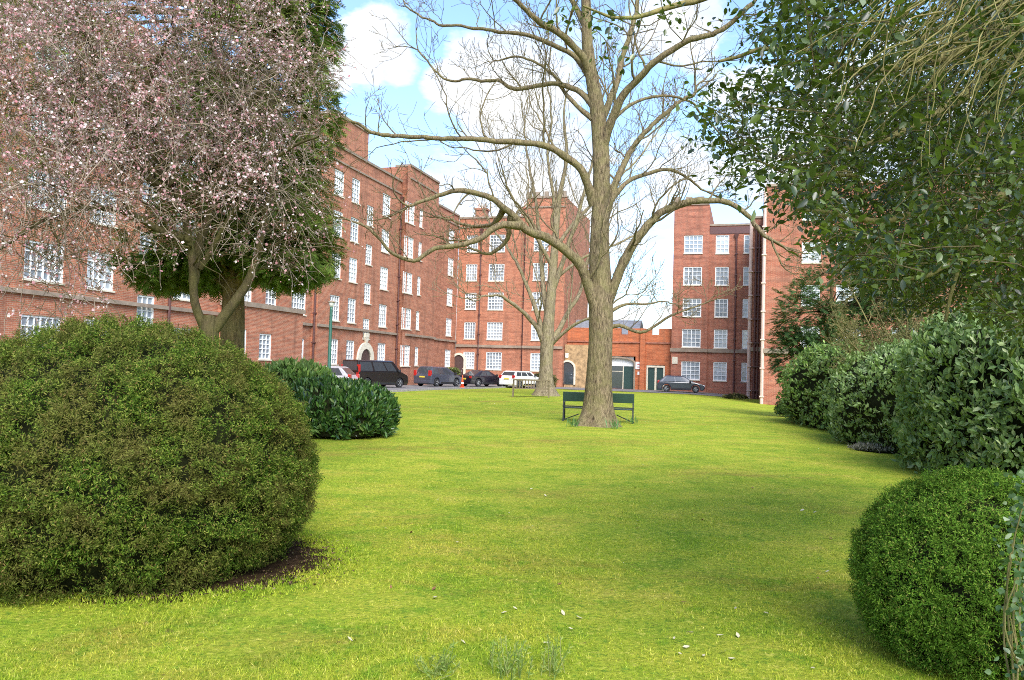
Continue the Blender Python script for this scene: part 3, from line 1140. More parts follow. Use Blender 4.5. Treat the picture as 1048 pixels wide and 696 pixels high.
MB().box(GX_(660) + .004, g1, YG - .1, YG - .003, 4.5, 4.65).build('string_course', M['brick_right'], gh)
# old stone piece of wall at the left end, standing forward
MB().box(FX(577) + .06, GX_(606), YG - 1.2, YG - .9, -.3, 4.2).build('stone_wall', M['old_stone'], gh)
arch_door(gh, (GX_(583.5), YG - 1.205, 0.3), 0, 1.3, 2.2, M['pale_stone'], M['dark_glass'], .17, True)
# large opening: surround, pale fascia, glazing and a green door
tx0, tx1 = g0 + gops[0][0] - gops[0][2] / 2, g0 + gops[0][0] + gops[0][2] / 2
su = MB()
su.box(tx0, tx0 + .15, YG - .06, YG + .3, 0, 2.6).box(tx1 - .15, tx1, YG - .06, YG + .3, 0, 2.6)
prevp = None
for k in range(13):
    t = math.pi - math.pi * k / 12
    cx, hw = (tx0 + tx1) / 2, (tx1 - tx0) / 2
    pi_ = (cx + (hw - .15) * math.cos(t), 2.6 + .42 * math.sin(t))
    po_ = (cx + hw * math.cos(t), 2.6 + .58 * math.sin(t))
    if prevp:
        q4 = [prevp[0], pi_, po_, prevp[1]]
        su.hexa([(x, YG + .3, z) for x, z in q4], [(x, YG - .06, z) for x, z in q4])
    prevp = (pi_, po_)
su.build('arch_surround', M['stone'], gh)
MB().box(tx0 + .23, tx1 - .23, YG + .32, YG + .38, 2.25, 3.19).build('fascia', M['white_paint'], gh)
gl = MB().box(tx0 + .16, tx1 - 1.25, YG + .33, YG + .38, .02, 2.24).build('glazing', M['dark_glass'], gh)
MB().box(tx1 - 1.25, tx1 - 1.17, YG + .3, YG + .4, .02, 2.24).box((tx0 + tx1) / 2 - .6, (tx0 + tx1) / 2 - .55, YG + .3, YG + .325, .02, 2.24).box(tx0 + .16, tx1 - 1.255, YG + .3, YG + .328, 1.7, 1.75).build('glazing_bar', M['pale_stone'], gl)
MB().box(tx1 - 1.16, tx1 - .16, YG + .33, YG + .38, .02, 2.24).build('door', M['door_green'], gh)
dx0, dx1 = g0 + gops[1][0] - .87, g0 + gops[1][0] + .87
MB().box(dx0, dx0 + .14, YG - .04, YG + .3, .02, 2.38).box(dx1 - .14, dx1, YG - .04, YG + .3, .02, 2.38).box(dx0 + .141, dx1 - .141, YG - .04, YG + .3, 2.2, 2.38).box((dx0 + dx1) / 2 - .09, (dx0 + dx1) / 2 + .09, YG, YG + .3, .02, 2.19).build('door_frame', M['pale_stone'], gh)
for s_ in (0, 1):
    a0 = dx0 + .15 if s_ == 0 else (dx0 + dx1) / 2 + .1
    MB().box(a0, a0 + .6, YG + .1, YG + .17, .02, 2.18).build('door', M['door_green'], gh)
MB().hexa([(g0, YG + .6, 5.0), (GX_(650), YG + .6, 5.0), (GX_(650), YG + 8, 5.0), (g0, YG + 8, 5.0)],
          [(g0, YG + 4.2, 7.0), (GX_(650), YG + 4.2, 7.0), (GX_(650), YG + 4.4, 7.0), (g0, YG + 4.4, 7.0)]).build('roof', M['slate'], gh)
lan = MB().box(GX_(581), GX_(581) + .3, YG - 1.3, YG - 1.21, 2.9, 3.35)
lan.build('lantern', M['lamp_white'], gh, bevel=.03)

sgn = thing('wall_sign', 'small white square notice fixed to the orange brick pier beside the arched opening', 'sign', (*loc2w(GX_(653.8), YG - .02), 0), -A)
MB().box(-.32, .32, -.03, .0, 2.0, 2.7).build('board', M['white_paint'], sgn)
MB().box(-.2, .2, -.036, -.031, 2.42, 2.52).box(-.2, .12, -.036, -.031, 2.26, 2.31).box(-.2, .16, -.036, -.031, 2.15, 2.19).build('lettering', M['tail'], sgn)
sgn2 = thing('wall_sign', 'tiny white notice plate fixed just beneath the square notice on the orange brick pier', 'sign', (*loc2w(GX_(653.8), YG - .02), 0), -A)
MB().box(-.12, .12, -.03, .0, 1.45, 1.75).build('board', M['white_paint'], sgn2)


# ------------------------------------------------------------------ vehicles
def car(kind, label, cat, X, Y, heading, paint, s, roof_paint=None):
    t = thing('parked_car' if cat != 'van' else 'parked_van', label, cat, (X, Y, gz(X, Y) + .03), heading, 'vehicles parked along the drive')
    Lh, W, H = s['L'] / 2, s['W'] / 2, s['H']
    wr_, wb = s['wheel'], s['base'] / 2
    belt, hood = s['belt'], s['hood']
    gr = .2
    pts = [(-Lh, .32), (-Lh + .06, gr)]

    def arch(cx):
        ra = wr_ + .07
        a0 = math.asin(max(-1, min(1, (gr - wr_) / ra)))
        for k in range(9):
            th = math.pi - a0 - (math.pi - 2 * a0) * k / 8
            pts.append((cx + ra * math.cos(th), wr_ + ra * math.sin(th)))
    arch(-wb + s.get('rshift', 0))
    arch(wb)
    pts.extend([(Lh - .12, gr), (Lh, .36), (Lh - .02, hood - .3), (Lh - .16, hood - .16), (Lh - .45, hood - .07), (s['cowl'], hood + (belt - hood) * .75), (s['cowl'] - .25, belt)])
    pts.extend([(s['tail'] + .1, belt), (s['tail'], belt - .02), (-Lh + .02, s['boot']), (-Lh, s['boot'] - .12)])
    b = MB()
    n = len(pts)
    b.add([(x, -W, z) for x, z in pts] + [(x, W, z) for x, z in pts],
          [tuple(range(n)), tuple(range(2 * n - 1, n - 1, -1))] + [(k, (k + 1) % n, n + (k + 1) % n, n + k) for k in range(n)])
    b.build('body', paint, t, bevel=.08)
    # cabin
    xb0, xb1, xr0, xr1 = s['tail'], s['cowl'] - .05, s['r0'], s['r1']
    wb_, wt = W * .955, W * s.get('tum', .78)
    zb, zr = belt - .02, H - .05
    B4 = [(xb0, -wb_, zb), (xb1, -wb_, zb), (xb1, wb_, zb), (xb0, wb_, zb)]
    T4 = [(xr0, -wt, zr), (xr1, -wt, zr), (xr1, wt, zr), (xr0, wt, zr)]
    MB().hexa(B4, T4).build('cabin', paint, t, bevel=.05)
    MB().hexa([(xr0 - .03, -wt - .02, zr - .03), (xr1 + .05, -wt - .02, zr - .03), (xr1 + .05, wt + .02, zr - .03), (xr0 - .03, wt + .02, zr - .03)],
              [(xr0 + .12, -wt + .12, H), (xr1 - .2, -wt + .12, H), (xr1 - .2, wt - .12, H), (xr0 + .12, wt - .12, H)]).build('roof', roof_paint or paint, t, bevel=.02)
    Vb, Vt = [Vector(p) for p in B4], [Vector(p) for p in T4]

    def pane(a, b_, c, d, u0, u1, v0, v1, name):
        def at(u, v):
            return (a * (1 - u) + b_ * u) * (1 - v) + (d * (1 - u) + c * u) * v
        MB().slab([at(u0, v0), at(u1, v0), at(u1, v1), at(u0, v1)], .012).build(name, M['car_glass'], t)
    pane(Vb[1], Vb[2], Vt[2], Vt[1], .06, .94, .08, .92, 'windscreen')
    pane(Vb[3], Vb[0], Vt[0], Vt[3], .08, .92, .15, .9, 'rear_window')
    for (u0, u1) in s['glass']:
        pane(Vb[0], Vb[1], Vt[1], Vt[0], u0, u1, .1, .88, 'side_window')
        pane(Vb[2], Vb[3], Vt[3], Vt[2], 1 - u1, 1 - u0, .1, .88, 'side_window')
    for sx in (-wb + s.get('rshift', 0), wb):
        for sy in (-1, 1):
            wm = MB().lathe([(wr_ * .6, -.1), (wr_ * .93, -.105), (wr_, -.07), (wr_, .07), (wr_ * .93, .105), (wr_ * .6, .1)], 22, 'y', (0, 0, 0))
            wo_ = wm.build('wheel', M['tyre'], t, smooth=False, loc=(sx, sy * (W - .1), wr_))
            rm = MB().lathe([(.0, .085 * sy), (wr_ * .2, .09 * sy), (wr_ * .22, .07 * sy), (wr_ * .56, .065 * sy), (wr_ * .64, .1 * sy)], 18, 'y')
            for k in range(5):
                an = 2 * math.pi * k / 5
                rm.bar((wr_ * .15 * math.cos(an), .085 * sy, wr_ * .15 * math.sin(an)), (wr_ * .6 * math.cos(an), .095 * sy, wr_ * .6 * math.sin(an)), .07, .03)
            rm.build('rim', M['alloy'], wo_)
    for sy in (-1, 1):
        MB().box(-Lh - .015, -Lh + .14, sy * W - sy * .02 - (.26 if sy > 0 else 0), sy * W - sy * .02 + (.26 if sy < 0 else 0), s['tl0'], s['tl1']).build('tail_lamp', M['tail'], t, bevel=.02)
        MB().box(Lh - .2, Lh - .01, sy * W - sy * .06 - (.36 if sy > 0 else 0), sy * W - sy * .06 + (.36 if sy < 0 else 0), hood - .36, hood - .2).build('headlight', M['head'], t, bevel=.03)
        MB().box(s['cowl'] - .5, s['cowl'] - .32, sy * (W + .1) - .1, sy * (W + .1) + .1, belt, belt + .17).build('mirror', M['trim'], t, bevel=.04)
        MB().box(-wb + wr_ + .15, wb - wr_ - .15, sy * (W + .004) - .01, sy * (W + .004) + .01, .25, .38).build('sill_trim', M['trim'], t)
    MB().box(-Lh - .022, -Lh - .004, -.26, .26, s['pl'], s['pl'] + .12).build('number_plate', M['plate'], t)
    MB().box(-Lh - .03, -Lh + .1, -W * .9, W * .9, .26, .5).build('bumper', M['trim'] if cat == 'van' else paint, t, bevel=.03)
    MB().box(Lh - .1, Lh + .016, -W * .6, W * .6, .36, hood - .4).build('grille', M['trim'], t)
    return t


def paint(name, c):
    return plain(name, c, .25, vary=.04, coat=.8)


HATCH = dict(L=4.1, W=1.76, H=1.46, wheel=.31, base=2.55, belt=.92, hood=.88, cowl=1.2, tail=-1.95, boot=.84, r0=-1.4, r1=.22, glass=[(.1, .46), (.5, .82)], tl0=.75, tl1=1.02, pl=.62, tum=.74)
MPV = dict(L=4.4, W=1.8, H=1.62, wheel=.33, base=2.7, belt=1.0, hood=.95, cowl=1.4, tail=-2.1, boot=.95, r0=-1.75, r1=.3, glass=[(.05, .25), (.28, .54), (.58, .82)], tl0=.85, tl1=1.3, pl=.72, tum=.74)
SALOON = dict(L=4.6, W=1.82, H=1.42, wheel=.33, base=2.75, belt=.92, hood=.86, cowl=1.15, tail=-1.9, boot=.98, r0=-.85, r1=.15, glass=[(.2, .5), (.53, .8)], tl0=.72, tl1=.9, pl=.6, tum=.72)
SUV = dict(L=4.1, W=1.77, H=1.45, wheel=.34, base=2.6, belt=1.0, hood=.97, cowl=1.1, tail=-1.95, boot=.95, r0=-1.65, r1=.4, glass=[(.06, .3), (.33, .6), (.64, .88)], tl0=.8, tl1=1.08, pl=.7, tum=.8)
VAN = dict(L=4.7, W=1.9, H=1.93, wheel=.34, base=3.1, belt=1.12, hood=1.1, cowl=1.75, tail=-2.4, boot=1.1, r0=-2.33, r1=.95, glass=[(.04, .34), (.38, .66), (.69, .9)], tl0=.75, tl1=1.6, pl=.85, tum=.86)
cp_ = lambda px, Y: ((px - 524 + 0) / F * Y, Y)
X, Y = P(384, 385, 57).x, 57
car('van', 'black van with tinted windows and upright back, behind the laurel bush', 'van', X, Y, R(52), paint('black_van_paint', (.014, .012, .013)), VAN)
X = P(329, 385, 47).x
car('hatch', 'silver car showing only its sloping back and red lamp above the laurel bush', 'car', X, 47, R(172), paint('silver_paint', (.38, .36, .37)), HATCH)
X = P(449, 385, 66).x
car('mpv', 'dark grey people carrier, leftmost of the cars beyond the lawn', 'car', X, 66, R(58), paint('dark_grey_paint', (.05, .055, .075)), MPV)
X = P(494, 385, 70).x
car('saloon', 'black saloon car between the grey people carrier and the white car', 'car', X, 70, R(48), paint('black_saloon_paint', (.014, .012, .018)), SALOON)
X = P(534, 385, 70).x
car('suv', 'white car with upright back, partly behind the wooden slatted bench', 'car', X, 70, R(50), paint('white_car_paint', (.72, .71, .68)), SUV)
X = P(697, 395, 71.5).x
car('hatch', 'dark blue grey hatchback parked alone in front of the right brick block', 'car', X, 71.5, R(-12), paint('blue_grey_paint', (.032, .038, .058)), HATCH)

# ------------------------------------------------------------------ street furniture
q = P(473, 397, 64)
t = thing('traffic_cone', 'orange traffic cone standing on the drive between the grey and black cars', 'traffic cone', (q.x, q.y, gz(q.x, q.y) + .03))
MB().box(-.2, .2, -.2, .2, 0, .05).build('base', M['cone'], t, bevel=.02)
MB().lathe([(.15, .05), (.035, .95), (.03, .97)], 16).build('body', M['cone'], t, smooth=True)
MB().lathe([(.119, .3), (.085, .55)], 16).build('stripe', M['white_paint'], t)

q = P(336, 395, 44)
t = thing('street_lamp', 'dark green lamp post with pale lantern rising behind the laurel bush', 'street lamp', (q.x, q.y, gz(q.x, q.y)))
MB().lathe([(.13, 0), (.13, .9), (.1, 1.0), (.085, 4.6), (.075, 4.75)], 14).build('post', M['post_green'], t, smooth=True)
MB().lathe([(.08, 4.75), (.15, 4.92), (.17, 5.0)], 14).build('lantern', M['lamp_white'], t, smooth=True)
MB().lathe([(.23, 5.0), (.2, 5.06), (.0, 5.12)], 14).build('lantern_cap', M['stone'], t, smooth=True)

# green bench behind the big tree
bl_, br_ = G(575.5, 430.5), G(648.5, 433.5)
bc = (bl_ + br_) / 2
ang = math.atan2(br_.y - bl_.y, br_.x - bl_.x)
blen = (br_ - bl_).length
hl = blen / 2
bz = gz(bc.x, bc.y)
t = thing('park_bench', 'dark green painted bench standing behind the trunk of the big bare tree', 'bench', (bc.x, bc.y, bz), ang)
MB().box(-hl, hl, -.03, .01, .66, .97).build('backrest', M['bench_green'], t, bevel=.01)
se = MB()
for k in range(4):
    se.box(-hl + .02, hl - .02, .06 + k * .11, .15 + k * .11, .42, .45)
se.build('seat', M['bench_green'], t, bevel=.006)
for sx in (-1, 0, 1):
    x = sx * (hl - .03)
    fr = MB().bar((x, -.06, 0), (x, .014, .95), .045, .045)
    fr.bar((x, .52, 0), (x, .5, .42), .045, .045).bar((x, -.02, .4), (x, .52, .4), .04, .04)
    fr.build('leg', M['bench_iron'], t)
    MB().bar((x, .04, .62), (x, .5, .62), .05, .03).bar((x, .48, .42), (x, .48, .61), .035, .035).build('armrest', M['bench_iron'], t)
MB().bar((-hl, -.05, .5), (hl, -.05, .5), .04, .04).bar((-hl, -.05, .03), (-hl + .55, .1, .25), .03, .03).bar((hl, -.05, .03), (hl - .55, .1, .25), .03, .03).build('rail', M['bench_iron'], t)

# slatted bench by the second tree
bl_, br_ = P(524.5, 406.5, 42), P(562, 407.5, 42)
bx, hl = (bl_.x + br_.x) / 2, (br_.x - bl_.x) / 2
t = thing('park_bench', 'weathered wooden slatted bench in front of the white car, by the smaller bare tree', 'bench', (bx, 42, gz(bx, 42)), R(-2))
bk = MB()
for k in range(13):
    x = -hl + .06 + (2 * hl - .12) * k / 12
    bk.box(x - .028, x + .028, .0, .025, .46, .84)
bk.box(-hl, hl, -.02, .04, .84, .92).box(-hl, hl, -.01, .035, .4, .455)
bk.build('backrest', M['bench_wood'], t)
se = MB()
for k in range(4):
    se.box(-hl + .02, hl - .02, -.12 - k * .11, -.03 - k * .11, .41, .44)
se.build('seat', M['bench_wood'], t)
for sx in (-1, 1):
    x = sx * (hl - .03)
    MB().box(x - .035, x + .035, .05, .12, 0, .84).build('leg', M['bench_wood'], t)
    MB().box(x - .035, x + .035, -.5, -.43, 0, .62).build('leg', M['bench_wood'], t)
    MB().box(x - .04, x + .04, -.53, .045, .621, .66).build('armrest', M['bench_wood'], t)


# ------------------------------------------------------------------ bushes
def dome_dirs(n, zmin=-.55):
    z = rng.uniform(zmin, 1, n)
    th = rng.uniform(0, 2 * math.pi, n)
    r = np.sqrt(1 - z * z)
    return np.stack([r * np.cos(th), r * np.sin(th), z], 1)


def bush_surface(dirs, radii, zc, disp, freq, power=2.0, seed=0):
    """points on a lumpy super-ellipsoid resting near the ground"""
    a_ = np.abs(dirs) / np.array([1, 1, 1])
    rr = 1.0 / np.maximum((a_ ** power).sum(1), 1e-9) ** (1 / power)
    nse = fbm(dirs * freq + seed * 3.7, 4, seed) - .5
    k = rr * (1 + disp * 2 * nse)
    p = dirs * k[:, None] * np.array(radii)
    p[:, 2] += zc
    return p


def bush(name, label, cat, X, Y, radii, zc, mat, n, leaf=(.06, .03), disp=.08, freq=4.0, power=2.3, seed=0, shape='leaf', depth=.12,
         spr=1, out=.5, group=None, zmin=-.6, rz=0.0, fold=.15, core=.88, upb=.2, hfreq=7.0, clump=0, csize=.05):
    z0 = gz(X, Y)
    t = thing(name, label, cat, (X, Y, z0), rz, group)
    if clump:
        nc = n // clump
        dc = dome_dirs(nc, zmin)
        cid = rng.integers(0, nc, n)
        d = unit(dc[cid] + rng.normal(size=(n, 3)) * (csize / max(radii)))
        cax = unit(dc / np.array(radii) * .8 + rng.normal(size=(nc, 3)) * .5 + np.array([0, 0, upb * 2]))[cid]
        cin = (rng.random(nc) ** 1.6 * depth * 1.1)[cid]
    else:
        d = dome_dirs(n, zmin)
    p = bush_surface(d, radii, zc, disp, freq, power, seed)
    nr = unit(d / np.array(radii))
    # fine hollows between shoots
    hol = fbm(p * hfreq + seed, 2, seed + 9)
    h2 = fbm(p * hfreq * .42 + seed, 2, seed + 19)
    inn = depth * (rng.random(n) ** 1.5 * .6 + np.clip((.5 - hol) * 4.5, 0, 1.5) + np.clip((.42 - h2) * 7, 0, 1.0))
    if clump:
        inn = inn * .6 + cin
        # a clump bulges: its rim lies deeper than its middle
        inn = inn + np.linalg.norm(d - dc[cid], axis=1) * max(radii) * .7 - depth * .35
    p = p - nr * inn[:, None]
    keep = p[:, 2] > .03
    p, nr = p[keep], nr[keep]
    parts = []
    axis = unit(nr * out + rng.normal(size=p.shape) * .55 + np.array([0, 0, upb]))
    if clump:
        axis = unit(cax[keep] + rng.normal(size=p.shape) * .45)
    L, W = leaf
    for k in range(spr):
        m = len(p)
        if spr == 1:
            dd, pp = axis, p
        else:
            f = (k + .5) / spr
            side = unit(np.cross(axis, rng.normal(size=p.shape)))
            dd = unit(axis * .55 + side)
            pp = p + axis * (f * L * 2.2)[..., None] if np.ndim(f * L) else p + axis * f * L * 2.2
        sc = rng.uniform(.65, 1.3, m)
        parts.append(leaf_geo(pp, dd, nr + rng.normal(size=p.shape) * .6, L * sc, W * sc, shape, fold, .15))
    Vv, Tt = join(parts)
    mesh_np('foliage', Vv, Tt, mat, t)
    # closed dark hull painted as the shade inside, no modelled branches
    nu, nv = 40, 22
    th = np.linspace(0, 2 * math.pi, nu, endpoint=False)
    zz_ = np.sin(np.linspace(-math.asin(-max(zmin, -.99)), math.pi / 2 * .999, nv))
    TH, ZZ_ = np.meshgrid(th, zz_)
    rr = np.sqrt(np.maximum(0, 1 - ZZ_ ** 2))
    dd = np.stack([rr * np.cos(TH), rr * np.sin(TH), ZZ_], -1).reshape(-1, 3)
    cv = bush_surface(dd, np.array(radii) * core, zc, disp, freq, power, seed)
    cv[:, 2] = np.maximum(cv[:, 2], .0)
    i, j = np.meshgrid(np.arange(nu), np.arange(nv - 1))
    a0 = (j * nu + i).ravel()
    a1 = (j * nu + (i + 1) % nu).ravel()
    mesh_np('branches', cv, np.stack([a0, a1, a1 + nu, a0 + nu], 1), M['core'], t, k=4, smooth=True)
    return t


# big clipped yew at the left
bush('yew_bush', 'large clipped yew dome on bare soil at the left', 'bush', -3.27, 6.75, (1.64, 1.62, 1.30), .72, M['yew'], 95000, (.0235, .007), .05, 2.6, 2.0, 3,
     'diamond', .10, 6, .75, zmin=-.70, core=.88, upb=.3, hfreq=8.0, clump=20, csize=.046)
# small clipped yew at the lower right
q = P(997, 600, 5.0)
bush('yew_bush', 'smaller rounded green yew at the lower right with ivy growing against it', 'bush', q.x, 5.0, (.70, .70, .685), .47, M['yew_green'], 40000, (.019, .006), .04, 3.0, 2.05, 8,
     'diamond', .06, 5, .75, zmin=-.7, core=.86, upb=.25, hfreq=13.0, clump=16, csize=.03)
# laurel behind the big yew
q = P(346, 410, 18.8)
bush('laurel_bush', 'spreading dark laurel bush in front of the black van', 'bush', q.x, 18.8, (1.36, 1.2, .82), .45, M['laurel'], 8500, (.15, .05), .14, 2.4, 2.3, 12, 'leaf', .16, 1, .7, zmin=-.5, upb=.9)
q = P(297, 400, 20.5)
bush('laurel_bush', 'pale green laurel bush rising between the yew dome and the lamp post', 'bush', q.x, 20.5, (1.3, 1.2, 1.0), .72, M['hedge_leaf'], 6500, (.16, .05), .14, 2.6, 2.2, 15, 'leaf', .16, 1, .7, zmin=-.5, upb=.9)
# right side hedges
bush('hedge', 'tall pale leaved hedge at the right edge behind the small yew', 'hedge', 10.05, 14.0, (2.75, 3.2, 2.2), 1.25, M['hedge_pale'], 36000, (.125, .058), .13, 2.6, 2.6, 21, 'leaf', .15, 1, .75, zmin=-.6, upb=.35, clump=9, csize=.10)
bush('hedge', 'grey green hedge mound in the middle of the right border', 'hedge', 10.35, 19.6, (1.95, 3.9, 1.85), .9, M['hedge_pale'], 22000, (.11, .05), .16, 2.4, 2.4, 25, 'leaf', .15, 1, .75, zmin=-.55, upb=.35, clump=9, csize=.1)
bush('hedge', 'bright green hedge mound farthest along the right border beneath the dark conifer', 'hedge', 11.8, 26.8, (2.1, 4.4, 1.95), 1.0, M['hedge_leaf'], 22000, (.12, .055), .16, 2.4, 2.4, 29, 'leaf', .15, 1, .75, zmin=-.55, upb=.35, clump=9, csize=.12)
bush('hedge', 'tall loose green shrub mass rising behind the middle of the right border', 'hedge', 13.4, 22.5, (2.6, 4.5, 1.9), 1.6, M['hedge_leaf'], 16000, (.13, .06), .16, 2.4, 2.4, 30, 'leaf', .15, 1, .75, zmin=-.75, upb=.35, clump=9, csize=.12)
bush('hedge', 'high dark hedge outside the right edge behind the pale hedge', 'hedge', 16.0, 20.0, (2.6, 6.0, 2.6), 1.6, M['hedge_leaf'], 9000, (.15, .07), .1, 3.0, 2.8, 31, 'leaf', .2, 1, .7, zmin=-.6)
q = P(806, 418, 34)
bush('small_bush', 'small rounded bush at the far left foot of the right border', 'bush', q.x, 34, (.5, .5, .42), .3, M['laurel'], 1500, (.07, .03), .1, 3, 2.4, 33, 'leaf', .08, 1, .7, zmin=-.5)
q = G(905, 462)
bush('ground_cover', 'low grey green spreading plant at the foot of the right hedge', 'plant', q.x + .1, q.y, (.85, .6, .16), .02, M['grey_cover'], 1800, (.09, .02), .2, 4, 2.2, 35, 'diamond', .05, 1, .6, zmin=0.0)
# clipped hedges and shrubs before the buildings
q = P(431, 388, 72)
bush('hedge', 'clipped hedge against the brick wall behind the grey people carrier', 'hedge', q.x, q.y, (1.3, 1.0, .85), .75, M['privet'], 2600, (.12, .07), .05, 4, 4.0, 41, 'leaf', .1, 1, .7)
q = P(461, 388, 77)
bush('hedge', 'clipped hedge beside the arched door at the far corner', 'hedge', q.x, q.y, (.9, .7, .8), .75, M['privet'], 1800, (.12, .07), .05, 4, 4.0, 42, 'leaf', .1, 1, .7)
q = P(556, 388, 75.5)
bush('shrub', 'loose shrub against the far brick wall behind the white car', 'shrub', q.x, q.y, (1.3, .8, .8), .6, M['shrub_olive'], 1800, (.14, .06), .15, 4, 2.3, 43, 'leaf', .2, 1, .7)
q = P(766, 408, 62)
bush('shrub', 'low thin shrub at the foot of the right brick block', 'shrub', q.x - 1.0, q.y, (1.0, .6, .3), .12, M['shrub_olive'], 700, (.14, .05), .2, 4, 2.3, 44, 'leaf', .2, 1, .7, zmin=-.2)

# soil under the yew
th = np.linspace(0, 2 * math.pi, 180, endpoint=False)
rings = []
for k, f in enumerate((.0, .5, .8, 1.0)):
    rr = .96 + .22 * (fbm(np.stack([np.cos(th) * 6.5, np.sin(th) * 6.5, th * 0], 1), 4, 4) - .5) * 2
    x = -2.72 + 1.42 * f * rr * np.cos(th)
    y = 6.74 + 1.26 * f * rr * np.sin(th)
    rings.append(np.stack([x, y, ground_h(x, y) + (.03 if f < .9 else -.012)], 1))
V = np.concatenate(rings)
q = []
for k in range(3):
    a0 = np.arange(180) + k * 180
    a1 = (np.arange(180) + 1) % 180 + k * 180
    q.append(np.stack([a0, a1, a1 + 180, a0 + 180], 1))
structure(mesh_np('soil_bed', V, np.concatenate(q), M['soil'], k=4, smooth=True))


# ------------------------------------------------------------------ bare trees
def trunk_mesh(name, pts, rad, mat, parent, flare=0.0, sides=36, step=.12, seed=0, ridge=.05):
    p, r = smooth_line(pts, rad, step)
    h = p[:, 2] - p[0, 2]
    r = r * (1 + flare * np.exp(-h / .35))
    V, Q = tubes_geo([(p, r)], sides)
    ang = np.tile(np.arange(sides) * 2 * math.pi / sides, len(p))
    hh = np.repeat(h, sides)
    rr = np.repeat(r, sides)
    ctr = np.repeat(p, sides, 0)
    q3 = np.stack([np.cos(ang) * 5, np.sin(ang) * 5, hh * .45], 1)
    root = np.exp(-hh / .4) * .22 * flare * np.cos(ang * 5 + 1.3 * seed)
    k = 1 + ridge * 2 * (fbm(q3, 4, seed) - .5) + root + .05 * np.sin(ang * 2 + hh * .6)
    V = ctr + (V - ctr) * k[:, None]
    return mesh_np(name, V, Q, mat, parent, k=4, smooth=True)


def trace(pts, Y0, Y1):
    n = len(pts)
    return [P(px, py, Y0 + (Y1 - Y0) * (i / (n - 1)) ** 1.2) for i, (px, py) in enumerate(pts)]


def limb(parent, pts, Y0, Y1, w0, w1, mat, seed, kids=9, klen=1.6, level=2, up=.1, base_Y=24.0):
    """a limb traced in the photo, with side branches growing from it; w are widths in photo pixels"""
    pp = trace(pts, Y0, Y1)
    s = base_Y / F / 2
    r = np.linspace(w0 * s, w1 * s, len(pp))
    r = r * .88
    r[0] *= 1.25
    p, rr = smooth_line(pp, r, .14)
    p = p + (np.stack([fbm(p * 1.7 + k * 9, 2, seed + k) for k in range(3)], 1) - .5) * .26 * np.linspace(0, 1, len(p))[:, None]
    p = p + (np.stack([fbm(p * 5.5 + k * 7, 2, seed + k) for k in range(3)], 1) - .5) * .09 * np.linspace(.2, 1, len(p))[:, None]
    lines = [(p, rr * (1 + .25 * (fbm(p * 6, 2, seed) - .5)))]
    big = tubes_geo(lines, 9)
    small = []
    n = len(p)
    tot = np.linalg.norm(np.diff(p, axis=0), axis=1).sum()
    kids = kids * (.8 if base_Y < 35 else .6)
    for k in range(int(kids)):
        f = .18 + .8 * (k + rng.random()) / kids
        i = min(int(f * n), n - 2)
        td = unit(p[i + 1] - p[i])
        side = unit(np.cross(td, rng.normal(size=3)))
        side[2] = abs(side[2]) * .8 + .15 if rng.random() < .75 else side[2]
        nd = td * .55 + side * .8
        grow(small, p[i], nd, klen * 1.75 * (1.2 - .65 * f) * (.45 + .9 * rng.random()), max(rr[i] * .36, .014), level, up, .2, 4, .72, .0062 * base_Y / 24)
    # the limb frays out at its tip
    for k in range(3):
        td = unit(p[-1] - p[-3])
        grow(small, p[-1], td + rng.normal(size=3) * .4, klen * 1.1, rr[-1] * .75, level, up, .2, 4, .72, .0062 * base_Y / 24)
    sm = tubes_geo(small, 4)
    V, T = join([big, sm])
    return mesh_np('limb', V, T, mat, parent, k=4, smooth=True)


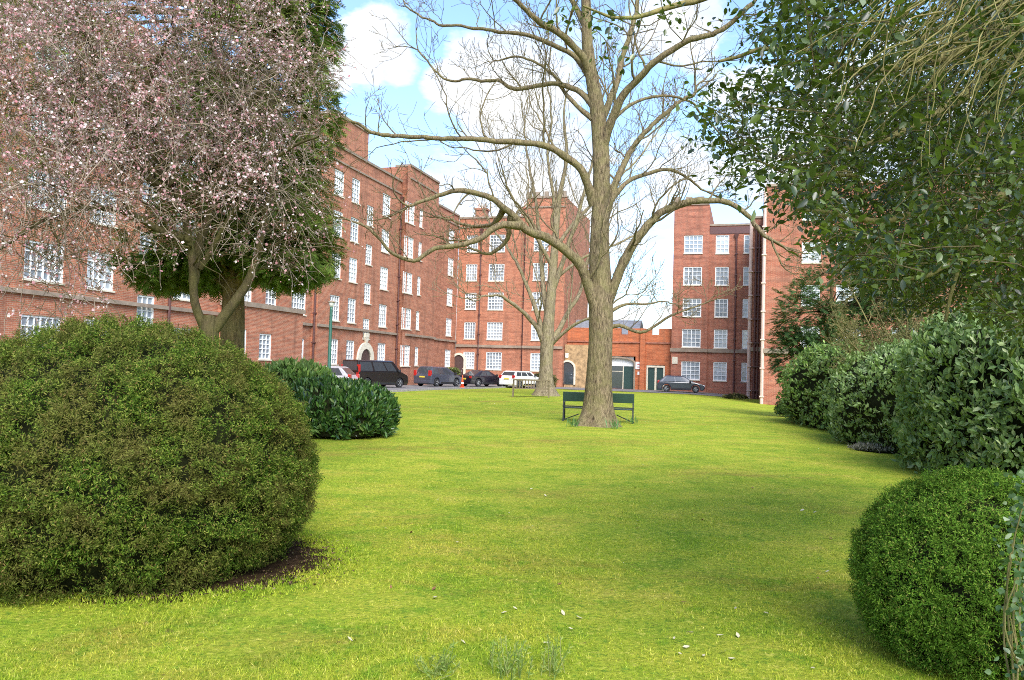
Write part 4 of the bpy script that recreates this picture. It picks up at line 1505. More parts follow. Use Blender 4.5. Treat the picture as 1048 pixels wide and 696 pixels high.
YT = 24.0
tb = G(611, 436)
YT = tb.y
t1 = thing('bare_tree', 'big bare tree with ridged mossy trunk in front of the green bench', 'tree', (0, 0, 0))
tr = [(611, 440), (612, 415), (613, 385), (614.5, 350), (615, 315), (614, 285), (613.5, 250), (614.5, 215), (615.5, 175), (614, 140), (611, 110), (605, 75), (601, 45), (600, 10), (598, -40), (596, -95), (592, -150)]
tw = [31, 29, 27, 26, 26, 24, 19.5, 17, 16.5, 16, 15, 13, 11.5, 10.5, 9, 7, 4]
pts = [P(x, y, YT) for x, y in tr]
pts[0].z = gz(pts[0].x, pts[0].y) - .05
trunk_mesh('trunk', pts, [w_ * YT / F / 2 for w_ in tw], M['bark_main'], t1, .62, 40, .09, 2)
LIMBS1 = [
    # right side
    ([(619, 312), (627, 297), (640, 265), (658, 236), (680, 215), (702, 207), (730, 205), (755, 213), (775, 233), (789, 247)], 0, -1.5, 13, 4, 9, 1.3),
    ([(617, 228), (626, 200), (634, 178), (645, 155), (662, 134), (685, 114), (712, 92)], 0, 2.0, 10, 4, 9, 1.7),
    ([(616, 152), (623, 132), (634, 103), (650, 83), (668, 65), (698, 46), (735, 32), (770, 5)], 0, -2.5, 11, 5, 9, 1.7),
    ([(613, 130), (622, 108), (632, 82), (638, 58), (648, 20), (658, -25)], 0, 1.6, 9, 5, 8, 1.7),
    ([(619, 215), (634, 194), (652, 181), (682, 174), (702, 181), (722, 195)], 0, 1.5, 7, 2.5, 7, 1.2),
    ([(622, 337), (634, 333), (656, 340), (675, 330), (698, 318), (722, 309)], 0, -1, 5, 1.6, 6, .9),
    ([(626, 318), (640, 312), (670, 310), (690, 309)], 0, 1.2, 4, 1.3, 5, .8),
    ([(613, 135), (628, 122), (650, 105), (690, 98), (720, 118), (745, 150)], 0, 2.4, 5, 2, 7, 1.4),
    # left side
    ([(608, 210), (602, 190), (594, 173), (578, 160), (561, 150), (533, 145), (492, 143), (443, 140), (388, 138), (366, 128), (338, 121)], 0, -2.2, 11, 2.5, 13, 1.7),
    ([(607, 108), (597, 97), (585, 90), (564, 86), (526, 91), (509, 83), (478, 83), (454, 79), (430, 52)], 0, 1.8, 8, 2, 11, 1.5),
    ([(604, 74), (595, 56), (578, 38), (557, 24), (540, 12), (522, -4)], 0, -1.8, 10, 4.5, 9, 1.6),
    ([(604, 80), (588, 58), (564, 45), (533, 34), (502, 33), (468, 26), (443, 22), (415, 5)], 0, 1.4, 7, 2, 10, 1.5),
    ([(614, 345), (610, 318), (602, 293), (590, 266), (560, 244), (537, 234), (522, 219), (501, 203), (472, 193), (444, 203), (418, 211)], 0, -2.0, 15, 3.2, 10, 1.4),
    ([(532, 231), (510, 231), (490, 245), (470, 252), (444, 255), (424, 268), (398, 256), (380, 236), (356, 225)], -1.3, -2.6, 8, 2.2, 9, 1.0),
    ([(524, 221), (521, 232), (520, 245), (502, 258), (480, 255)], -1.0, -.2, 8, 2.5, 5, .9),
    ([(516, 214), (508, 226), (500, 231), (478, 230), (446, 222)], -1.0, .5, 7, 2.2, 6, 1.0),
    ([(607, 122), (590, 108), (576, 92), (560, 72), (540, 60), (505, 62)], 0, 2.0, 6, 2, 8, 1.4),
    ([(600, 30), (588, 5), (570, -25), (545, -50)], 0, 1.0, 7, 4, 6, 1.6),
    ([(599, -10), (615, -45), (640, -80)], 0, -1.0, 7, 4, 6, 1.6),
]
for k, (pt_, d0, d1, w0, w1, kd, kl) in enumerate(LIMBS1):
    limb(t1, pt_, YT + d0, YT + d1, w0, w1, M['bark_main'], 50 + k, kd, kl, 2, .1, YT)

Y2 = 44.0
t2 = thing('bare_tree', 'smaller looking pale bare tree behind the wooden bench', 'tree', (0, 0, 0))
tr = [(558, 407), (558.5, 392), (559, 372), (560, 350), (562, 325), (565, 290), (568, 250), (572, 205), (580, 160), (577, 118), (583, 75)]
tw = [23, 16, 13.5, 14.5, 11.5, 9, 7, 5.2, 3.8, 2.2, .8]
pts = [P(x, y, Y2) for x, y in tr]
pts[0].z = gz(pts[0].x, pts[0].y) - .05
trunk_mesh('trunk', pts, [w_ * Y2 / F / 2 for w_ in tw], M['bark_far'], t2, .35, 30, .14, 6)
LIMBS2 = [
    ([(557, 352), (549, 334), (536, 320), (521, 308), (510, 302), (492, 303)], 0, -2, 9, 2.5, 8, 2.6),
    ([(557, 345), (550, 322), (542, 300), (531, 272), (517, 250), (505, 235)], 0, 2, 9, 2.5, 8, 3.0),
    ([(563, 350), (572, 338), (582, 318), (594, 298), (603, 262), (620, 225)], 0, 3, 10, 3, 9, 3.2),
    ([(564, 352), (575, 342), (592, 330), (612, 322), (640, 300)], 0, -2, 7, 2, 7, 2.4),
    ([(562, 330), (556, 295), (553, 250), (548, 205), (541, 165), (536, 130)], 0, 1.5, 9, 2.5, 10, 3.2),
    ([(565, 300), (578, 262), (592, 218), (604, 175), (612, 130), (618, 95)], 0, -2, 8, 2.5, 10, 3.2),
    ([(568, 255), (590, 225), (625, 190), (655, 160), (675, 130)], 0, 2.5, 6, 2, 9, 3.0),
    ([(566, 275), (548, 240), (530, 210), (514, 180)], 0, -2.5, 6, 2, 8, 2.8),
    ([(569, 240), (566, 200), (560, 160), (564, 120), (560, 88)], 0, -1, 6, 2, 9, 2.8),
    ([(568, 285), (600, 262), (640, 245), (672, 222), (690, 190)], 0, 1, 5, 1.8, 9, 2.8),
]
LIMBS2 = [(a_, b_, c_, d_ * .72, e_ * .8, f_, g_) for a_, b_, c_, d_, e_, f_, g_ in LIMBS2]
for k, (pt_, d0, d1, w0, w1, kd, kl) in enumerate(LIMBS2):
    limb(t2, pt_, Y2 + d0, Y2 + d1, w0, w1, M['bark_far'], 90 + k, kd, kl, 2, .16, Y2)


# ------------------------------------------------------------------ blossom tree
YC = 11.2
tcx = thing('blossom_tree', 'pink and white flowering cherry tree with mossy forked stems behind the yew dome', 'tree', (0, 0, 0))
fork = P(214, 341, YC)
base = Vector((fork.x + .05, YC + .05, gz(fork.x, YC) - .05))
trunk_mesh('trunk', [base, base.lerp(fork, .5), fork, fork + Vector((0, .0, .25))], [.18, .155, .14, .085], M['bark_cherry'], tcx, .3, 24, .08, 4)
EL = [  # crown volumes: photo x, y, distance, radii (m), share of twigs
    (120, 60, 10.8, (2.3, 1.9, 1.5), 1.5), (235, 60, 11.2, (1.5, 1.8, 1.6), .6), (10, 110, 10.2, (1.9, 1.8, 1.7), 1.5),
    (180, 170, 10.6, (1.7, 1.5, 1.0), .42), (285, 205, 11.2, (.85, 1.1, .95), .2), (60, 205, 9.8, (1.5, 1.4, .75), .6),
    (40, -40, 10.8, (2.8, 2.2, 1.6), 1.3), (270, 120, 11.2, (.95, 1.3, 1.3), .3), (35, 282, 9.8, (1.1, 1.0, .55), .13),
]
cl_lines = []
STEMS = [
    ([(211, 340), (206, 328), (199, 308), (197, 272), (192, 235), (178, 190), (160, 140), (150, 80)], 0, -.6, .07, .028),
    ([(218, 339), (226, 328), (241, 308), (254, 288), (263, 262), (272, 220), (280, 160), (276, 90)], 0, .3, .085, .03),
    ([(198, 290), (204, 250), (222, 200), (236, 140), (226, 70), (200, 10)], 0, .6, .075, .028),
    ([(194, 245), (166, 237), (138, 221), (114, 214), (83, 213), (40, 228), (0, 255)], -.3, -1.8, .055, .02),
    ([(186, 215), (150, 180), (105, 140), (60, 110), (10, 90)], -.4, -1.0, .06, .025),
    ([(178, 190), (130, 130), (100, 70), (90, 10), (70, -50)], -.5, .2, .06, .025),
    ([(150, 85), (175, 40), (215, 22), (250, 30)], -.4, -1.0, .04, .018),
    ([(205, 275), (240, 215), (262, 180), (300, 150), (326, 140)], 0, -.9, .04, .014),
    ([(230, 160), (255, 110), (290, 60), (315, 30)], .3, .8, .05, .02),
]
for k, (pt_, d0, d1, r0, r1) in enumerate(STEMS):
    p, rr = smooth_line(trace(pt_, YC + d0, YC + d1), np.linspace(r0, r1, len(pt_)), .1)
    cl_lines = [(p, rr)]
    tw_ = []
    n = len(p)
    for j in range(16):
        i = int(n * (.25 + .72 * (j + rng.random()) / 16))
        i = min(i, n - 2)
        td = unit(p[i + 1] - p[i])
        grow(tw_, p[i], td * .4 + unit(np.cross(td, rng.normal(size=3))), .9 * (.6 + .7 * rng.random()), max(rr[i] * .35, .008), 2, .02, .24, 4, .85, .0035)
    V, T = join([tubes_geo(cl_lines, 9), tubes_geo(tw_, 4)])
    mesh_np('limb', V, T, M['bark_cherry'], tcx, k=4, smooth=True)
twl, bp_, bd_ = [], [], []
pp_all = []
for (px, py, Y, rd, sh) in EL:
    c = np.array(P(px, py, Y))
    n = int(980 * sh)
    d = rand_dirs(n)
    r_ = rng.random(n) ** (1 / 2.4)
    pos = c + d * r_[:, None] * np.array(rd)
    for i in range(n):
        L = rng.uniform(.25, .8)
        dr = unit(d[i] * .7 + rng.normal(size=3) * .75 + np.array([0, 0, -.1]))
        m = 7
        pts = [pos[i]]
        for k in range(m):
            dr = unit(dr + rng.normal(size=3) * .2 + np.array([0, 0, -.05]))
            pts.append(pts[-1] + dr * L / m)
        pts = np.array(pts)
        twl.append((pts, np.linspace(.006, .0028, m + 1)))
        q_ = pts[rng.integers(1, m + 1, 14 if rng.random() < .6 else 7)]
        pp_all.append(q_ + rng.normal(size=q_.shape) * .02)
V, Q = tubes_geo(twl, 3)
mesh_np('twigs', V, Q, M['twig_cherry'], tcx, k=4)
bpos = np.concatenate(pp_all)
# flowers in patches, richer on the outside
dens = fbm(bpos * 1.5, 3, 77)
keep = rng.random(len(bpos)) < np.clip((dens - .38) * 5.0, .07, 1)
bpos = bpos[keep]
parts = []
for k in range(5):                                  # five petals round each flower
    if k == 0:
        ax = rand_dirs(len(bpos))
        e1 = unit(np.cross(ax, rng.normal(size=ax.shape)))
        e2 = np.cross(ax, e1)
        sz = .009 + .017 * rng.random(len(bpos)) ** 1.8
    a_ = 2 * math.pi * k / 5
    dd = e1 * math.cos(a_) + e2 * math.sin(a_) + ax * .25
    parts.append(leaf_geo(bpos, dd, ax, sz, sz * 1.05, 'diamond', .1))
V, T = join(parts)
# weld: petals of a flower share one island so that the colour is per flower
k5 = len(bpos)
order = np.arange(k5)
T2 = T.copy()
ctr = np.arange(5)[:, None] * (k5 * 4) + order[None] * 4
remap = np.arange(len(V))
for k in range(1, 5):
    remap[ctr[k]] = ctr[0]
mesh_np('blossom', V, remap[T2], M['blossom'], tcx)
bsel = bpos[rng.random(len(bpos)) < .9] + rng.normal(size=(1, 3)) * 0
bsel = bsel + rng.normal(size=bsel.shape) * .03
V, T = leaf_geo(bsel, rand_dirs(len(bsel)), rand_dirs(len(bsel)), rng.uniform(.012, .028, len(bsel)), rng.uniform(.007, .014, len(bsel)), 'diamond')
mesh_np('buds', V, T, M['bud'], tcx)


# ------------------------------------------------------------------ conifers
def conifer(label, els, trunk, mat, n, sprL, group=None, trunk_r=.25, droop=.5, seed=0, leafw=.26, barkm='bark_conifer'):
    t = thing('conifer_tree', label, 'tree', (0, 0, 0), 0, group)
    pts = [P(*q_) for q_ in trunk]
    pts[0].z = gz(pts[0].x, pts[0].y) - .05
    m = len(pts)
    trunk_mesh('trunk', pts, list(np.linspace(trunk_r, trunk_r * .35, m)), M[barkm], t, .2, 20, .12, seed)
    tot = sum(e[4] for e in els)
    parts, lines = [], []
    tp = np.array([list(q_) for q_ in pts])
    for (px, py, Y, rd, sh) in els:
        c = np.array(P(px, py, Y))
        k = int(n * sh / tot)
        d = rand_dirs(k)
        lump = fbm(d * 3 + c, 3, seed) - .5
        r_ = (.45 + .55 * rng.random(k) ** .5) * (1 + lump * .5)
        pos = c + d * r_[:, None] * np.array(rd)
        gap = fbm(pos * 1.6, 3, seed + 3)
        kp = gap > .40
        pos, d = pos[kp], d[kp]
        ax = unit(d * np.array([1, 1, .4]) + rng.normal(size=d.shape) * .35 + np.array([0, 0, -droop]))
        L = sprL * rng.uniform(.6, 1.3, len(pos))
        side0 = unit(np.cross(ax, np.array([0, 0, 1.]) + rng.normal(size=d.shape) * .3))
        for f in (0, .2, .4, .6, .8):
            for sg in (-1, 1):
                dd = unit(ax + side0 * sg * .9)
                parts.append(leaf_geo(pos + ax * (L * f)[:, None], dd, np.cross(ax, side0) + rng.normal(size=d.shape) * .3, L * (.55 - .3 * f), L * leafw * .35, 'diamond', .1))
        parts.append(leaf_geo(pos, ax, np.cross(ax, side0), L * 1.1, L * leafw * .3, 'diamond', .1))
        for j in range(int(26 * sh)):
            q_ = c + rand_dirs(1)[0] * np.array(rd) * .75
            i = np.argmin(np.abs(tp[:, 2] - (q_[2] - .3)))
            mid = (tp[i] + q_) / 2 + np.array([0, 0, .2])
            p, rr = smooth_line([tp[i], mid, q_], [.05, .03, .012], .2)
            lines.append((p, rr))
    V, T = join(parts)
    mesh_np('crown', V, T, mat, t)
    V, Q = tubes_geo(lines, 5)
    mesh_np('limbs', V, Q, M[barkm], t, k=4, smooth=True)
    return t


conifer('dark evergreen conifer with straight bare trunk behind the flowering cherry', [
    (205, 230, 14, (1.15, 1.2, 1.0), .8), (280, 215, 14, (1.0, 1.2, 1.25), .9), (265, 130, 14.2, (1.2, 1.3, 1.3), .9), (255, 60, 14.4, (1.25, 1.3, 1.4), .9),
    (280, -10, 14.5, (1.0, 1.2, 1.3), .8), (190, 120, 14.6, (1.3, 1.3, 1.3), .6), (165, 262, 14, (.75, .8, .6), .6), (215, 268, 14.2, (.8, .8, .5), .5), (290, 265, 13.8, (.8, .8, .5), .5), (320, 250, 13.6, (.5, .8, .6), .35), (315, 120, 14, (.6, .9, .9), .4), (315, 30, 14.4, (.6, .9, .9), .4), (230, -110, 14.6, (1.6, 1.5, 2.0), .5), (110, 60, 15, (1.5, 1.4, 1.5), .35), (30, 90, 15.5, (1.6, 1.4, 1.9), .4), (40, -40, 15.5, (1.8, 1.4, 1.6), .4)],
    [(238, 400, 14), (238, 340, 14), (239, 300, 14), (241, 230, 14.1), (247, 140, 14.2), (255, 20, 14.4), (260, -120, 14.5)], M['conifer'], 40000, .19, None, .24, .55, 5)
conifer('dark conifer behind the far end of the right hedge, against the brick wall', [
    (828, 325, 33, (1.5, 1.3, 1.7), 1), (860, 305, 34, (2.0, 1.5, 1.8), 1), (816, 365, 33, (1.0, 1.0, 1.3), .7), (890, 330, 34, (1.8, 1.5, 1.6), .7), (915, 290, 33, (1.9, 1.5, 1.7), .9), (960, 310, 33, (1.9, 1.5, 1.7), .8)],
    [(846, 410, 34), (847, 360, 34), (850, 320, 34), (852, 280, 34)], M['fir'], 8500, .3, None, .16, .15, 9, .3)

# twiggy shrub between the conifer and the holly
t = thing('shrub', 'brown twiggy half bare shrub beneath the holly, above the right hedges', 'shrub', (0, 0, 0))
ln = []
rt = G(940, 452)
root = np.array([12.2, 22.5, gz(12.2, 22.5)])
for k in range(16):
    q_ = np.array(P(rng.uniform(840, 985), rng.uniform(290, 350), rng.uniform(21, 24)))
    p, rr = smooth_line([root + rng.normal(size=3) * np.array([.3, .3, 0]), (root + q_) / 2 + rng.normal(size=3) * .3, q_], [.045, .03, .014], .2)
    ln.append((p, rr))
    for j in range(9):
        i = int(len(p) * rng.uniform(.4, .97))
        i = min(i, len(p) - 2)
        grow(ln, p[i], unit(p[i + 1] - p[i]) * .6 + rng.normal(size=3) * .6, .9, .012, 2, .03, .25, 4, .8, .005)
V, Q = tubes_geo(ln, 4)
mesh_np('branches', V, Q, M['twig_olive'], t, k=4)
ends = np.concatenate([l[0][2:] for l in ln])
ends = ends[rng.random(len(ends)) < .75]
V, T = leaf_geo(ends + rng.normal(size=ends.shape) * .05, rand_dirs(len(ends)), rand_dirs(len(ends)), .085 * rng.uniform(.6, 1.3, len(ends)), .035, 'diamond')
mesh_np('foliage', V, T, M['shrub_olive'], t)


# ------------------------------------------------------------------ holly overhead at the right
def in_poly(px, py, poly):
    c = np.zeros(len(px), bool)
    j = len(poly) - 1
    for i in range(len(poly)):
        xi, yi = poly[i]
        xj, yj = poly[j]
        hit = ((yi > py) != (yj > py)) & (px < (xj - xi) * (py - yi) / (yj - yi + 1e-9) + xi)
        c ^= hit
        j = i
    return c


th_ = thing('holly_tree', 'overhanging evergreen holly tree with glossy leaves filling the upper right', 'tree', (0, 0, 0))
hp = [(690, -60), (702, 40), (716, 100), (742, 150), (760, 190), (792, 180), (828, 222), (862, 252), (886, 286), (912, 275), (945, 305), (990, 300), (1048, 330), (1180, 330), (1180, -160), (760, -160)]
n = 16000
sx = rng.uniform(690, 1180, n)
sy = rng.uniform(-160, 335, n)
kp = in_poly(sx, sy, hp)
sx, sy = sx[kp], sy[kp]
# sparse on the left, dense to the right; gaps of sky
fx = np.clip((sx - 690) / 200, 0, 1)
gapn = fbm(np.stack([sx / 75, sy / 75, 0 * sx], 1), 3, 31)
kp = rng.random(len(sx)) < np.clip(.16 + .2 * fx, 0, .3) * np.where(gapn < .50 + .04 * (1 - fx) - .12 * fx, .03, 1)
sx, sy = sx[kp], sy[kp]
sY = rng.uniform(4.0, 7.4, len(sx)) - .9 * rng.random(len(sx)) * (sx > 800)
ctrs = np.array([P(a_, b_, c_) for a_, b_, c_ in zip(sx, sy, sY)])
# a few sprays that reach out left over the bare tree
ex = np.array([P(a_, b_, c_) for a_, b_, c_ in [(600, 8, 5), (620, 20, 5), (640, 12, 4.8), (655, 30, 4.8), (640, 48, 5), (668, 16, 4.6), (676, 44, 4.8), (618, 42, 5.2), (588, 3, 5.2), (690, 25, 4.8), (664, 60, 5)]])
# the deep shaded body of the crown, farther back
hb = [(826, 200), (856, 245), (878, 278), (872, 300), (905, 290), (940, 320), (1000, 312), (1060, 335), (1200, 335), (1200, -60), (960, 20), (890, 90), (840, 150)]
bx_, by_ = rng.uniform(760, 1200, 8500), rng.uniform(-60, 345, 8500)
kp = in_poly(bx_, by_, hb)
bx_, by_ = bx_[kp], by_[kp]
gb = fbm(np.stack([bx_ / 60, by_ / 60, 0 * bx_], 1), 3, 47)
kp = gb > np.where(by_ > 110, .28, .43)
bx_, by_ = bx_[kp], by_[kp]
back = np.array([P(a_, b_, c_) for a_, b_, c_ in zip(bx_, by_, rng.uniform(6.2, 9.2, len(bx_)))])
ctrs = np.concatenate([ctrs, ex, back])
nh = len(ctrs)
hroot = np.array([6.6, 6.0, 0])
outd = unit(unit(np.stack([ctrs[:, 0] - hroot[0], (ctrs[:, 1] - hroot[1]) * .5, 0 * ctrs[:, 0] - .6], 1)) * .9 + rng.normal(size=ctrs.shape) * .7)
lv, tl = [], []
for k in range(14):
    f = rng.random(nh)
    off = outd * (f * .24)[:, None] + rng.normal(size=ctrs.shape) * .035
    dd = unit(outd * .7 + rng.normal(size=ctrs.shape) * .7 + np.array([0, 0, -.15]))
    nn_ = np.array([0, 0, 1.0]) + rng.normal(size=ctrs.shape) * .55
    sz = .026 + .042 * rng.random(nh) ** 1.5
    lv.append(leaf_geo(ctrs + off, dd, nn_, sz, sz * .5, 'leaf', .14, .12))
V, T = join(lv)
mesh_np('crown', V, T, M['holly'], th_)
for i in range(nh):
    if i % 2:
        continue
    b_ = ctrs[i] - outd[i] * .12
    bow = rng.normal(size=3) * .025
    tl.append((np.array([b_, ctrs[i] + bow, ctrs[i] + outd[i] * .12 + bow * .6, ctrs[i] + outd[i] * .24 - bow * .5]), np.array([.004, .0034, .0026, .0015])))
V, Q = tubes_geo(tl, 3)
mesh_np('twigs', V, Q, M['bark_cherry'], th_, k=4)
# trunk off to the right, boughs reaching left
trunk_mesh('trunk', [Vector((6.6, 6.0, -.1)), Vector((6.5, 6.0, 1.5)), Vector((6.3, 5.9, 3.2)), Vector((6.1, 5.8, 5.2))], [.24, .2, .17, .1], M['bark_cherry'], th_, .3, 20, .1, 7)
BO = [([(1140, 120), (1048, 62), (985, 100), (930, 128), (870, 150), (800, 165)], 5.6, 5.0, .05, .012),
      ([(1140, 20), (1040, 30), (960, 60), (880, 70), (800, 50), (735, 65)], 5.6, 5.2, .05, .01),
      ([(1140, 210), (1040, 200), (960, 215), (880, 225), (815, 215)], 5.8, 5.6, .045, .012),
      ([(1140, 260), (1048, 262), (985, 270), (930, 290)], 5.8, 5.4, .035, .012),
      ([(1120, -60), (1000, -40), (880, -30), (780, -20), (690, 5), (640, 18), (600, 10)], 5.6, 4.9, .045, .006),
      ([(880, 180), (850, 178), (815, 182), (790, 172), (765, 160)], 5.2, 5.0, .014, .005),
      ([(968, 330), (985, 260), (1000, 190), (1010, 120), (1030, 60)], 5.4, 5.6, .012, .02)]
bl2 = []
for pt_, d0, d1, r0, r1 in BO:
    p, rr = smooth_line(trace(pt_, d0, d1), np.linspace(r0, r1, len(pt_)), .08)
    p = p + (np.stack([fbm(p * 3 + k * 5, 2, 3 + k) for k in range(3)], 1) - .5) * .1
    V, Q = tubes_geo([(p, rr)], 8)
    mesh_np('limb', V, Q, M['twig_olive'], th_, k=4, smooth=True)
# hanging bare shoots that sweep down from the upper right
sh_ = []
for k in range(230):
    x0, y0 = rng.uniform(930, 1130), rng.uniform(-110, 60)
    p0 = np.array(P(x0, y0, rng.uniform(3.3, 4.6)))
    d = unit(np.array([-1, rng.uniform(-.5, .5), rng.uniform(-1.0, -.15)]))
    pts = [p0]
    L = rng.uniform(.3, .85)
    sag = rng.uniform(-.14, -.02)
    for j in range(10):
        d = unit(d + rng.normal(size=3) * .13 + np.array([0, 0, sag]))
        pts.append(pts[-1] + d * L / 10)
    sh_.append((np.array(pts), np.linspace(.005, .0016, 11)))
V, Q = tubes_geo(sh_, 4)
mesh_np('shoots', V, Q, M['twig_olive'], th_, k=4)

# ivy at the right edge against the small yew
t = thing('ivy_plant', 'variegated pale ivy hanging against the small yew at the right edge', 'plant', (0, 0, 0))
n = 420
ip = np.array([P(a_, b_, c_) for a_, b_, c_ in zip(1048 - np.abs(rng.normal(size=n)) * 15 + 14, rng.uniform(480, 690, n), rng.uniform(3.75, 4.15, n))])
V, T = leaf_geo(ip, rng.normal(size=(n, 3)) * .6 + np.array([-.4, -.3, -.6]), np.array([-.3, -1, .6]) + rng.normal(size=(n, 3)) * .5, rng.uniform(.02, .045, n), rng.uniform(.016, .036, n), 'leaf', .12, .15)
mesh_np('foliage', V, T, M['ivy'], t)
st = []
for k in range(9):
    a0 = np.array(P(rng.uniform(1036, 1070), 720, 4.0))
    a1 = np.array(P(rng.uniform(1026, 1056), rng.uniform(480, 640), 4.0))
    p, rr = smooth_line([a0, (a0 + a1) / 2 + rng.normal(size=3) * .05, a1], [.006, .005, .003], .06)
    st.append((p, rr))
V, Q = tubes_geo(st, 5)
mesh_np('stems', V, Q, M['twig_olive'], t, k=4)

# ------------------------------------------------------------------ grass blades, weeds, fallen leaves
n = 300000
dist = 3.3 * np.exp(rng.random(n) * math.log(20 / 3.3))
u = rng.uniform(-.72, .72, n)
gx, gy = u * dist, dist
edge = ((gx + 2.72) / 1.42) ** 2 + ((gy - 6.74) / 1.26) ** 2
ok = edge > .62 + .42 * rng.random(n)
gx, gy, dist = gx[ok], gy[ok], dist[ok]
tuft = fbm(np.stack([gx * 1.4, gy * 1.4, 0 * gx], 1), 3, 61)
kp = rng.random(len(gx)) < np.clip(.25 + (tuft - .35) * 3, .2, 1)
gx, gy, dist, tuft = gx[kp], gy[kp], dist[kp], tuft[kp]
ea = rng.uniform(0, 2 * math.pi, 16000)
ef = rng.normal(.93, .11, 16000)
ex_, ey_ = -2.72 + 1.42 * ef * np.cos(ea), 6.74 + 1.26 * ef * np.sin(ea)
gx, gy = np.concatenate([gx, ex_]), np.concatenate([gy, ey_])
dist = np.concatenate([dist, ey_])
tuft = np.concatenate([tuft, .6 + 0 * ex_])
gp = np.stack([gx, gy, ground_h(gx, gy) - .004 + .02 * (np.arange(len(gx)) >= len(gx) - 16000)], 1)
m = len(gp)
hgt = (.018 + .03 * rng.random(m) * np.clip(tuft * 1.6, .5, 1.2)) * np.clip(1.1 - dist / 22, .4, 1)
dr = np.stack([rng.normal(size=m) * .55, rng.normal(size=m) * .55, np.ones(m)], 1)
V, T = leaf_geo(gp, dr, rng.normal(size=(m, 3)), hgt, .0035 * (1 + dist / 7), 'blade', 0, .3)
o = mesh_np('grass', V, T, M['blade'])
o['kind'] = 'stuff'


k = 1500
a_ = rng.uniform(0, 2 * math.pi, k)
f_ = np.sqrt(rng.uniform(.4, 1.12, k))
lx_, ly_ = -2.72 + 1.42 * f_ * np.cos(a_), 6.74 + 1.26 * f_ * np.sin(a_)
V, T = leaf_geo(np.stack([lx_, ly_, ground_h(lx_, ly_) + .035 * (f_ < 1) + .008], 1), rng.normal(size=(k, 3)) * np.array([1, 1, .3]), np.array([0, 0, 1.]) + rng.normal(size=(k, 3)) * .4, rng.uniform(.012, .04, k), rng.uniform(.006, .02, k), 'diamond')
M['litter'] = leaf_mat('leaf_litter', [(0, (.03, .015, .008)), (.6, (.08, .042, .02)), (.93, (.14, .085, .04)), (1, (.25, .19, .1))], .9, 0)
o = mesh_np('leaf_litter', V, T, M['litter'])
o['kind'] = 'stuff'


def weed(label, px, py, n, h, mat, spread=.16, name='weed', wd=.012, group=None, cat='plant', lean=.25, ranks=8):
    q_ = G(px, py)
    t = thing(name, label, cat, q_, 0, group)
    st, pp, dd = [], [], []
    for k in range(n):
        b_ = np.array([rng.normal() * spread * .5, rng.normal() * spread * .5, 0])
        d = unit(np.array([rng.normal() * lean, rng.normal() * lean, 1]))
        L = h * rng.uniform(.6, 1.1)
        top = b_ + d * L
        st.append((np.array([b_, b_ + d * L * .5 + rng.normal(size=3) * .006, top]), np.array([.003, .0025, .0015])))
        for j in range(ranks):
            f = .15 + .85 * j / ranks
            for s_ in range(3):
                pp.append(b_ + d * L * f)
                dd.append(unit(d * .8 + rng.normal(size=3) * .6))
    V, Q = tubes_geo(st, 4)
    mesh_np('stems', V, Q, mat, t, k=4)
    pp, dd = np.array(pp), np.array(dd)
    V, T = leaf_geo(pp, dd, rand_dirs(len(pp)), rng.uniform(.02, .045, len(pp)), wd * .5, 'diamond')
    mesh_np('foliage', V, T, mat, t)


weed('upright grey green weed clump, middle and tallest of those along the bottom edge', 522, 692, 16, .22, M['weed'], .14)
weed('upright grey green weed clump, rightmost along the bottom edge', 566, 692, 9, .2, M['weed'], .1)
weed('straw coloured weed clump, leftmost along the bottom edge', 446, 690, 14, .17, M['weed'], .1, lean=.6)

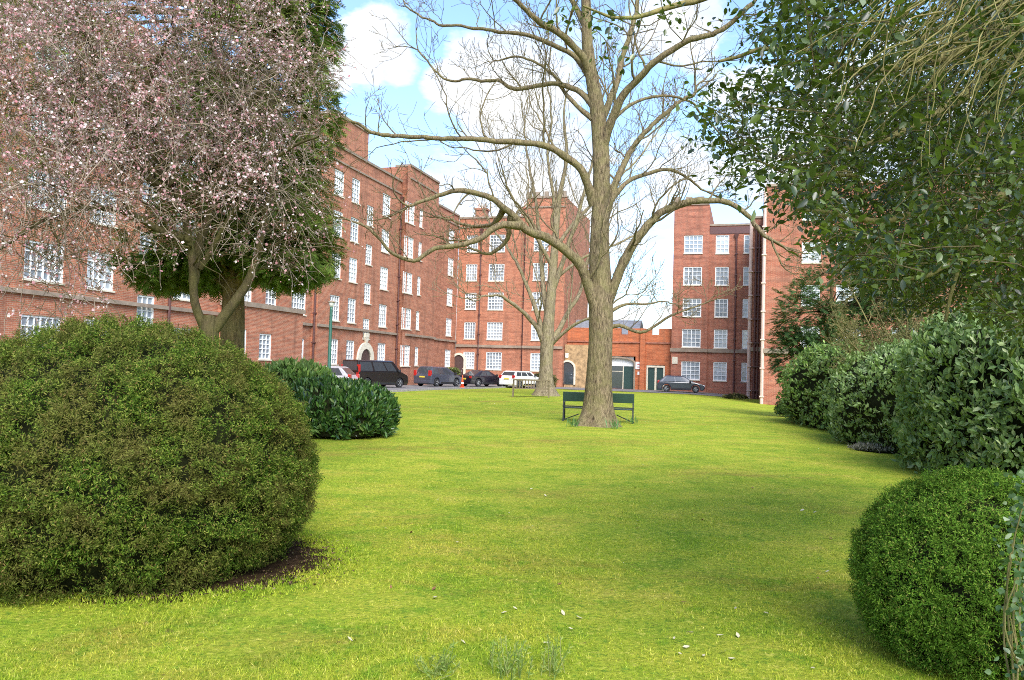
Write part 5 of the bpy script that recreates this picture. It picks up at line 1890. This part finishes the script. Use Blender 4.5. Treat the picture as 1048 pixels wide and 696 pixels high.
for (px, py, nn_, lab) in ((587, 437, 30, 'clump of bulb leaves at the left side of the big trunk'), (629, 439, 26, 'clump of bulb leaves at the right side of the big trunk'), (647, 434, 16, 'small clump of bulb leaves in grass beyond the right end of the green bench')):
    q_ = G(px, py)
    t = thing('bulb_plant', lab, 'plant', q_)
    pos = np.stack([rng.normal(size=nn_) * .11, rng.normal(size=nn_) * .08, np.zeros(nn_)], 1)
    V, T = leaf_geo(pos, np.stack([rng.normal(size=nn_) * .3, rng.normal(size=nn_) * .3, np.ones(nn_)], 1), rng.normal(size=(nn_, 3)), rng.uniform(.2, .38, nn_), .022, 'leaf', .1, .2)
    mesh_np('leaves', V, T, M['bulb'], t)

lm = MB()
pf = [(0, 0, .02), (.25, .2, .05), (.6, .22, .03), (1, .03, .09), (.6, -.22, .08), (.25, -.2, .03), (.5, 0, .01)]
lv = [(x - .5, y, z + .02) for x, y, z in pf]
tri = [(0, 1, 6), (1, 2, 6), (2, 3, 6), (3, 4, 6), (4, 5, 6), (5, 0, 6)]
me_pale = lm.add(lv, tri).mesh('fallen_leaf', M['leaf_pale'])
me_brown = MB().add(lv, tri).mesh('fallen_leaf', M['leaf_brown'])
PALE = [(395, 541.7), (468, 556), (516, 628.5), (576, 629), (584, 645), (593, 634), (474, 659), (702, 664), (706, 649), (696, 671), (626, 605), (653, 534), (660, 483), (658, 476), (558, 508), (544, 501), (449, 513), (444, 487), (445, 613), (527, 624), (521, 526),
        (720, 673), (749, 676), (832, 686), (755, 652), (737, 652), (753, 624), (784, 629), (847, 586), (821, 523), (834, 525), (870, 574), (741, 669), (785, 643), (358, 656), (690, 655), (780, 480), (700, 500), (560, 660)]
BROWN = [(421, 546), (441, 543), (444, 604), (573, 599), (637, 526), (653, 541), (699, 543), (719, 533), (810, 549), (363, 657), (837, 593), (400, 602), (840, 640), (700, 618), (520, 575), (600, 470), (760, 470), (770, 500), (650, 500), (480, 560), (420, 562), (435, 500), (850, 552)]
for lst, me, lab, grp in ((PALE, me_pale, 'pale dry fallen leaf lying on the mossy lawn', 'pale fallen leaves on the lawn'), (BROWN, me_brown, 'brown curled fallen leaf lying on the mossy lawn', 'brown fallen leaves on the lawn')):
    for (px, py) in lst:
        q_ = G(px, py)
        o = link(bpy.data.objects.new('fallen_leaf', me))
        o.location = (q_.x, q_.y, q_.z + .012)
        s_ = rng.uniform(.03, .066)
        o.scale = (s_, s_, s_)
        o.rotation_euler = (rng.normal() * .3, rng.normal() * .3, rng.uniform(0, 6.28))
        o['label'], o['category'], o['group'] = lab, 'leaf', grp
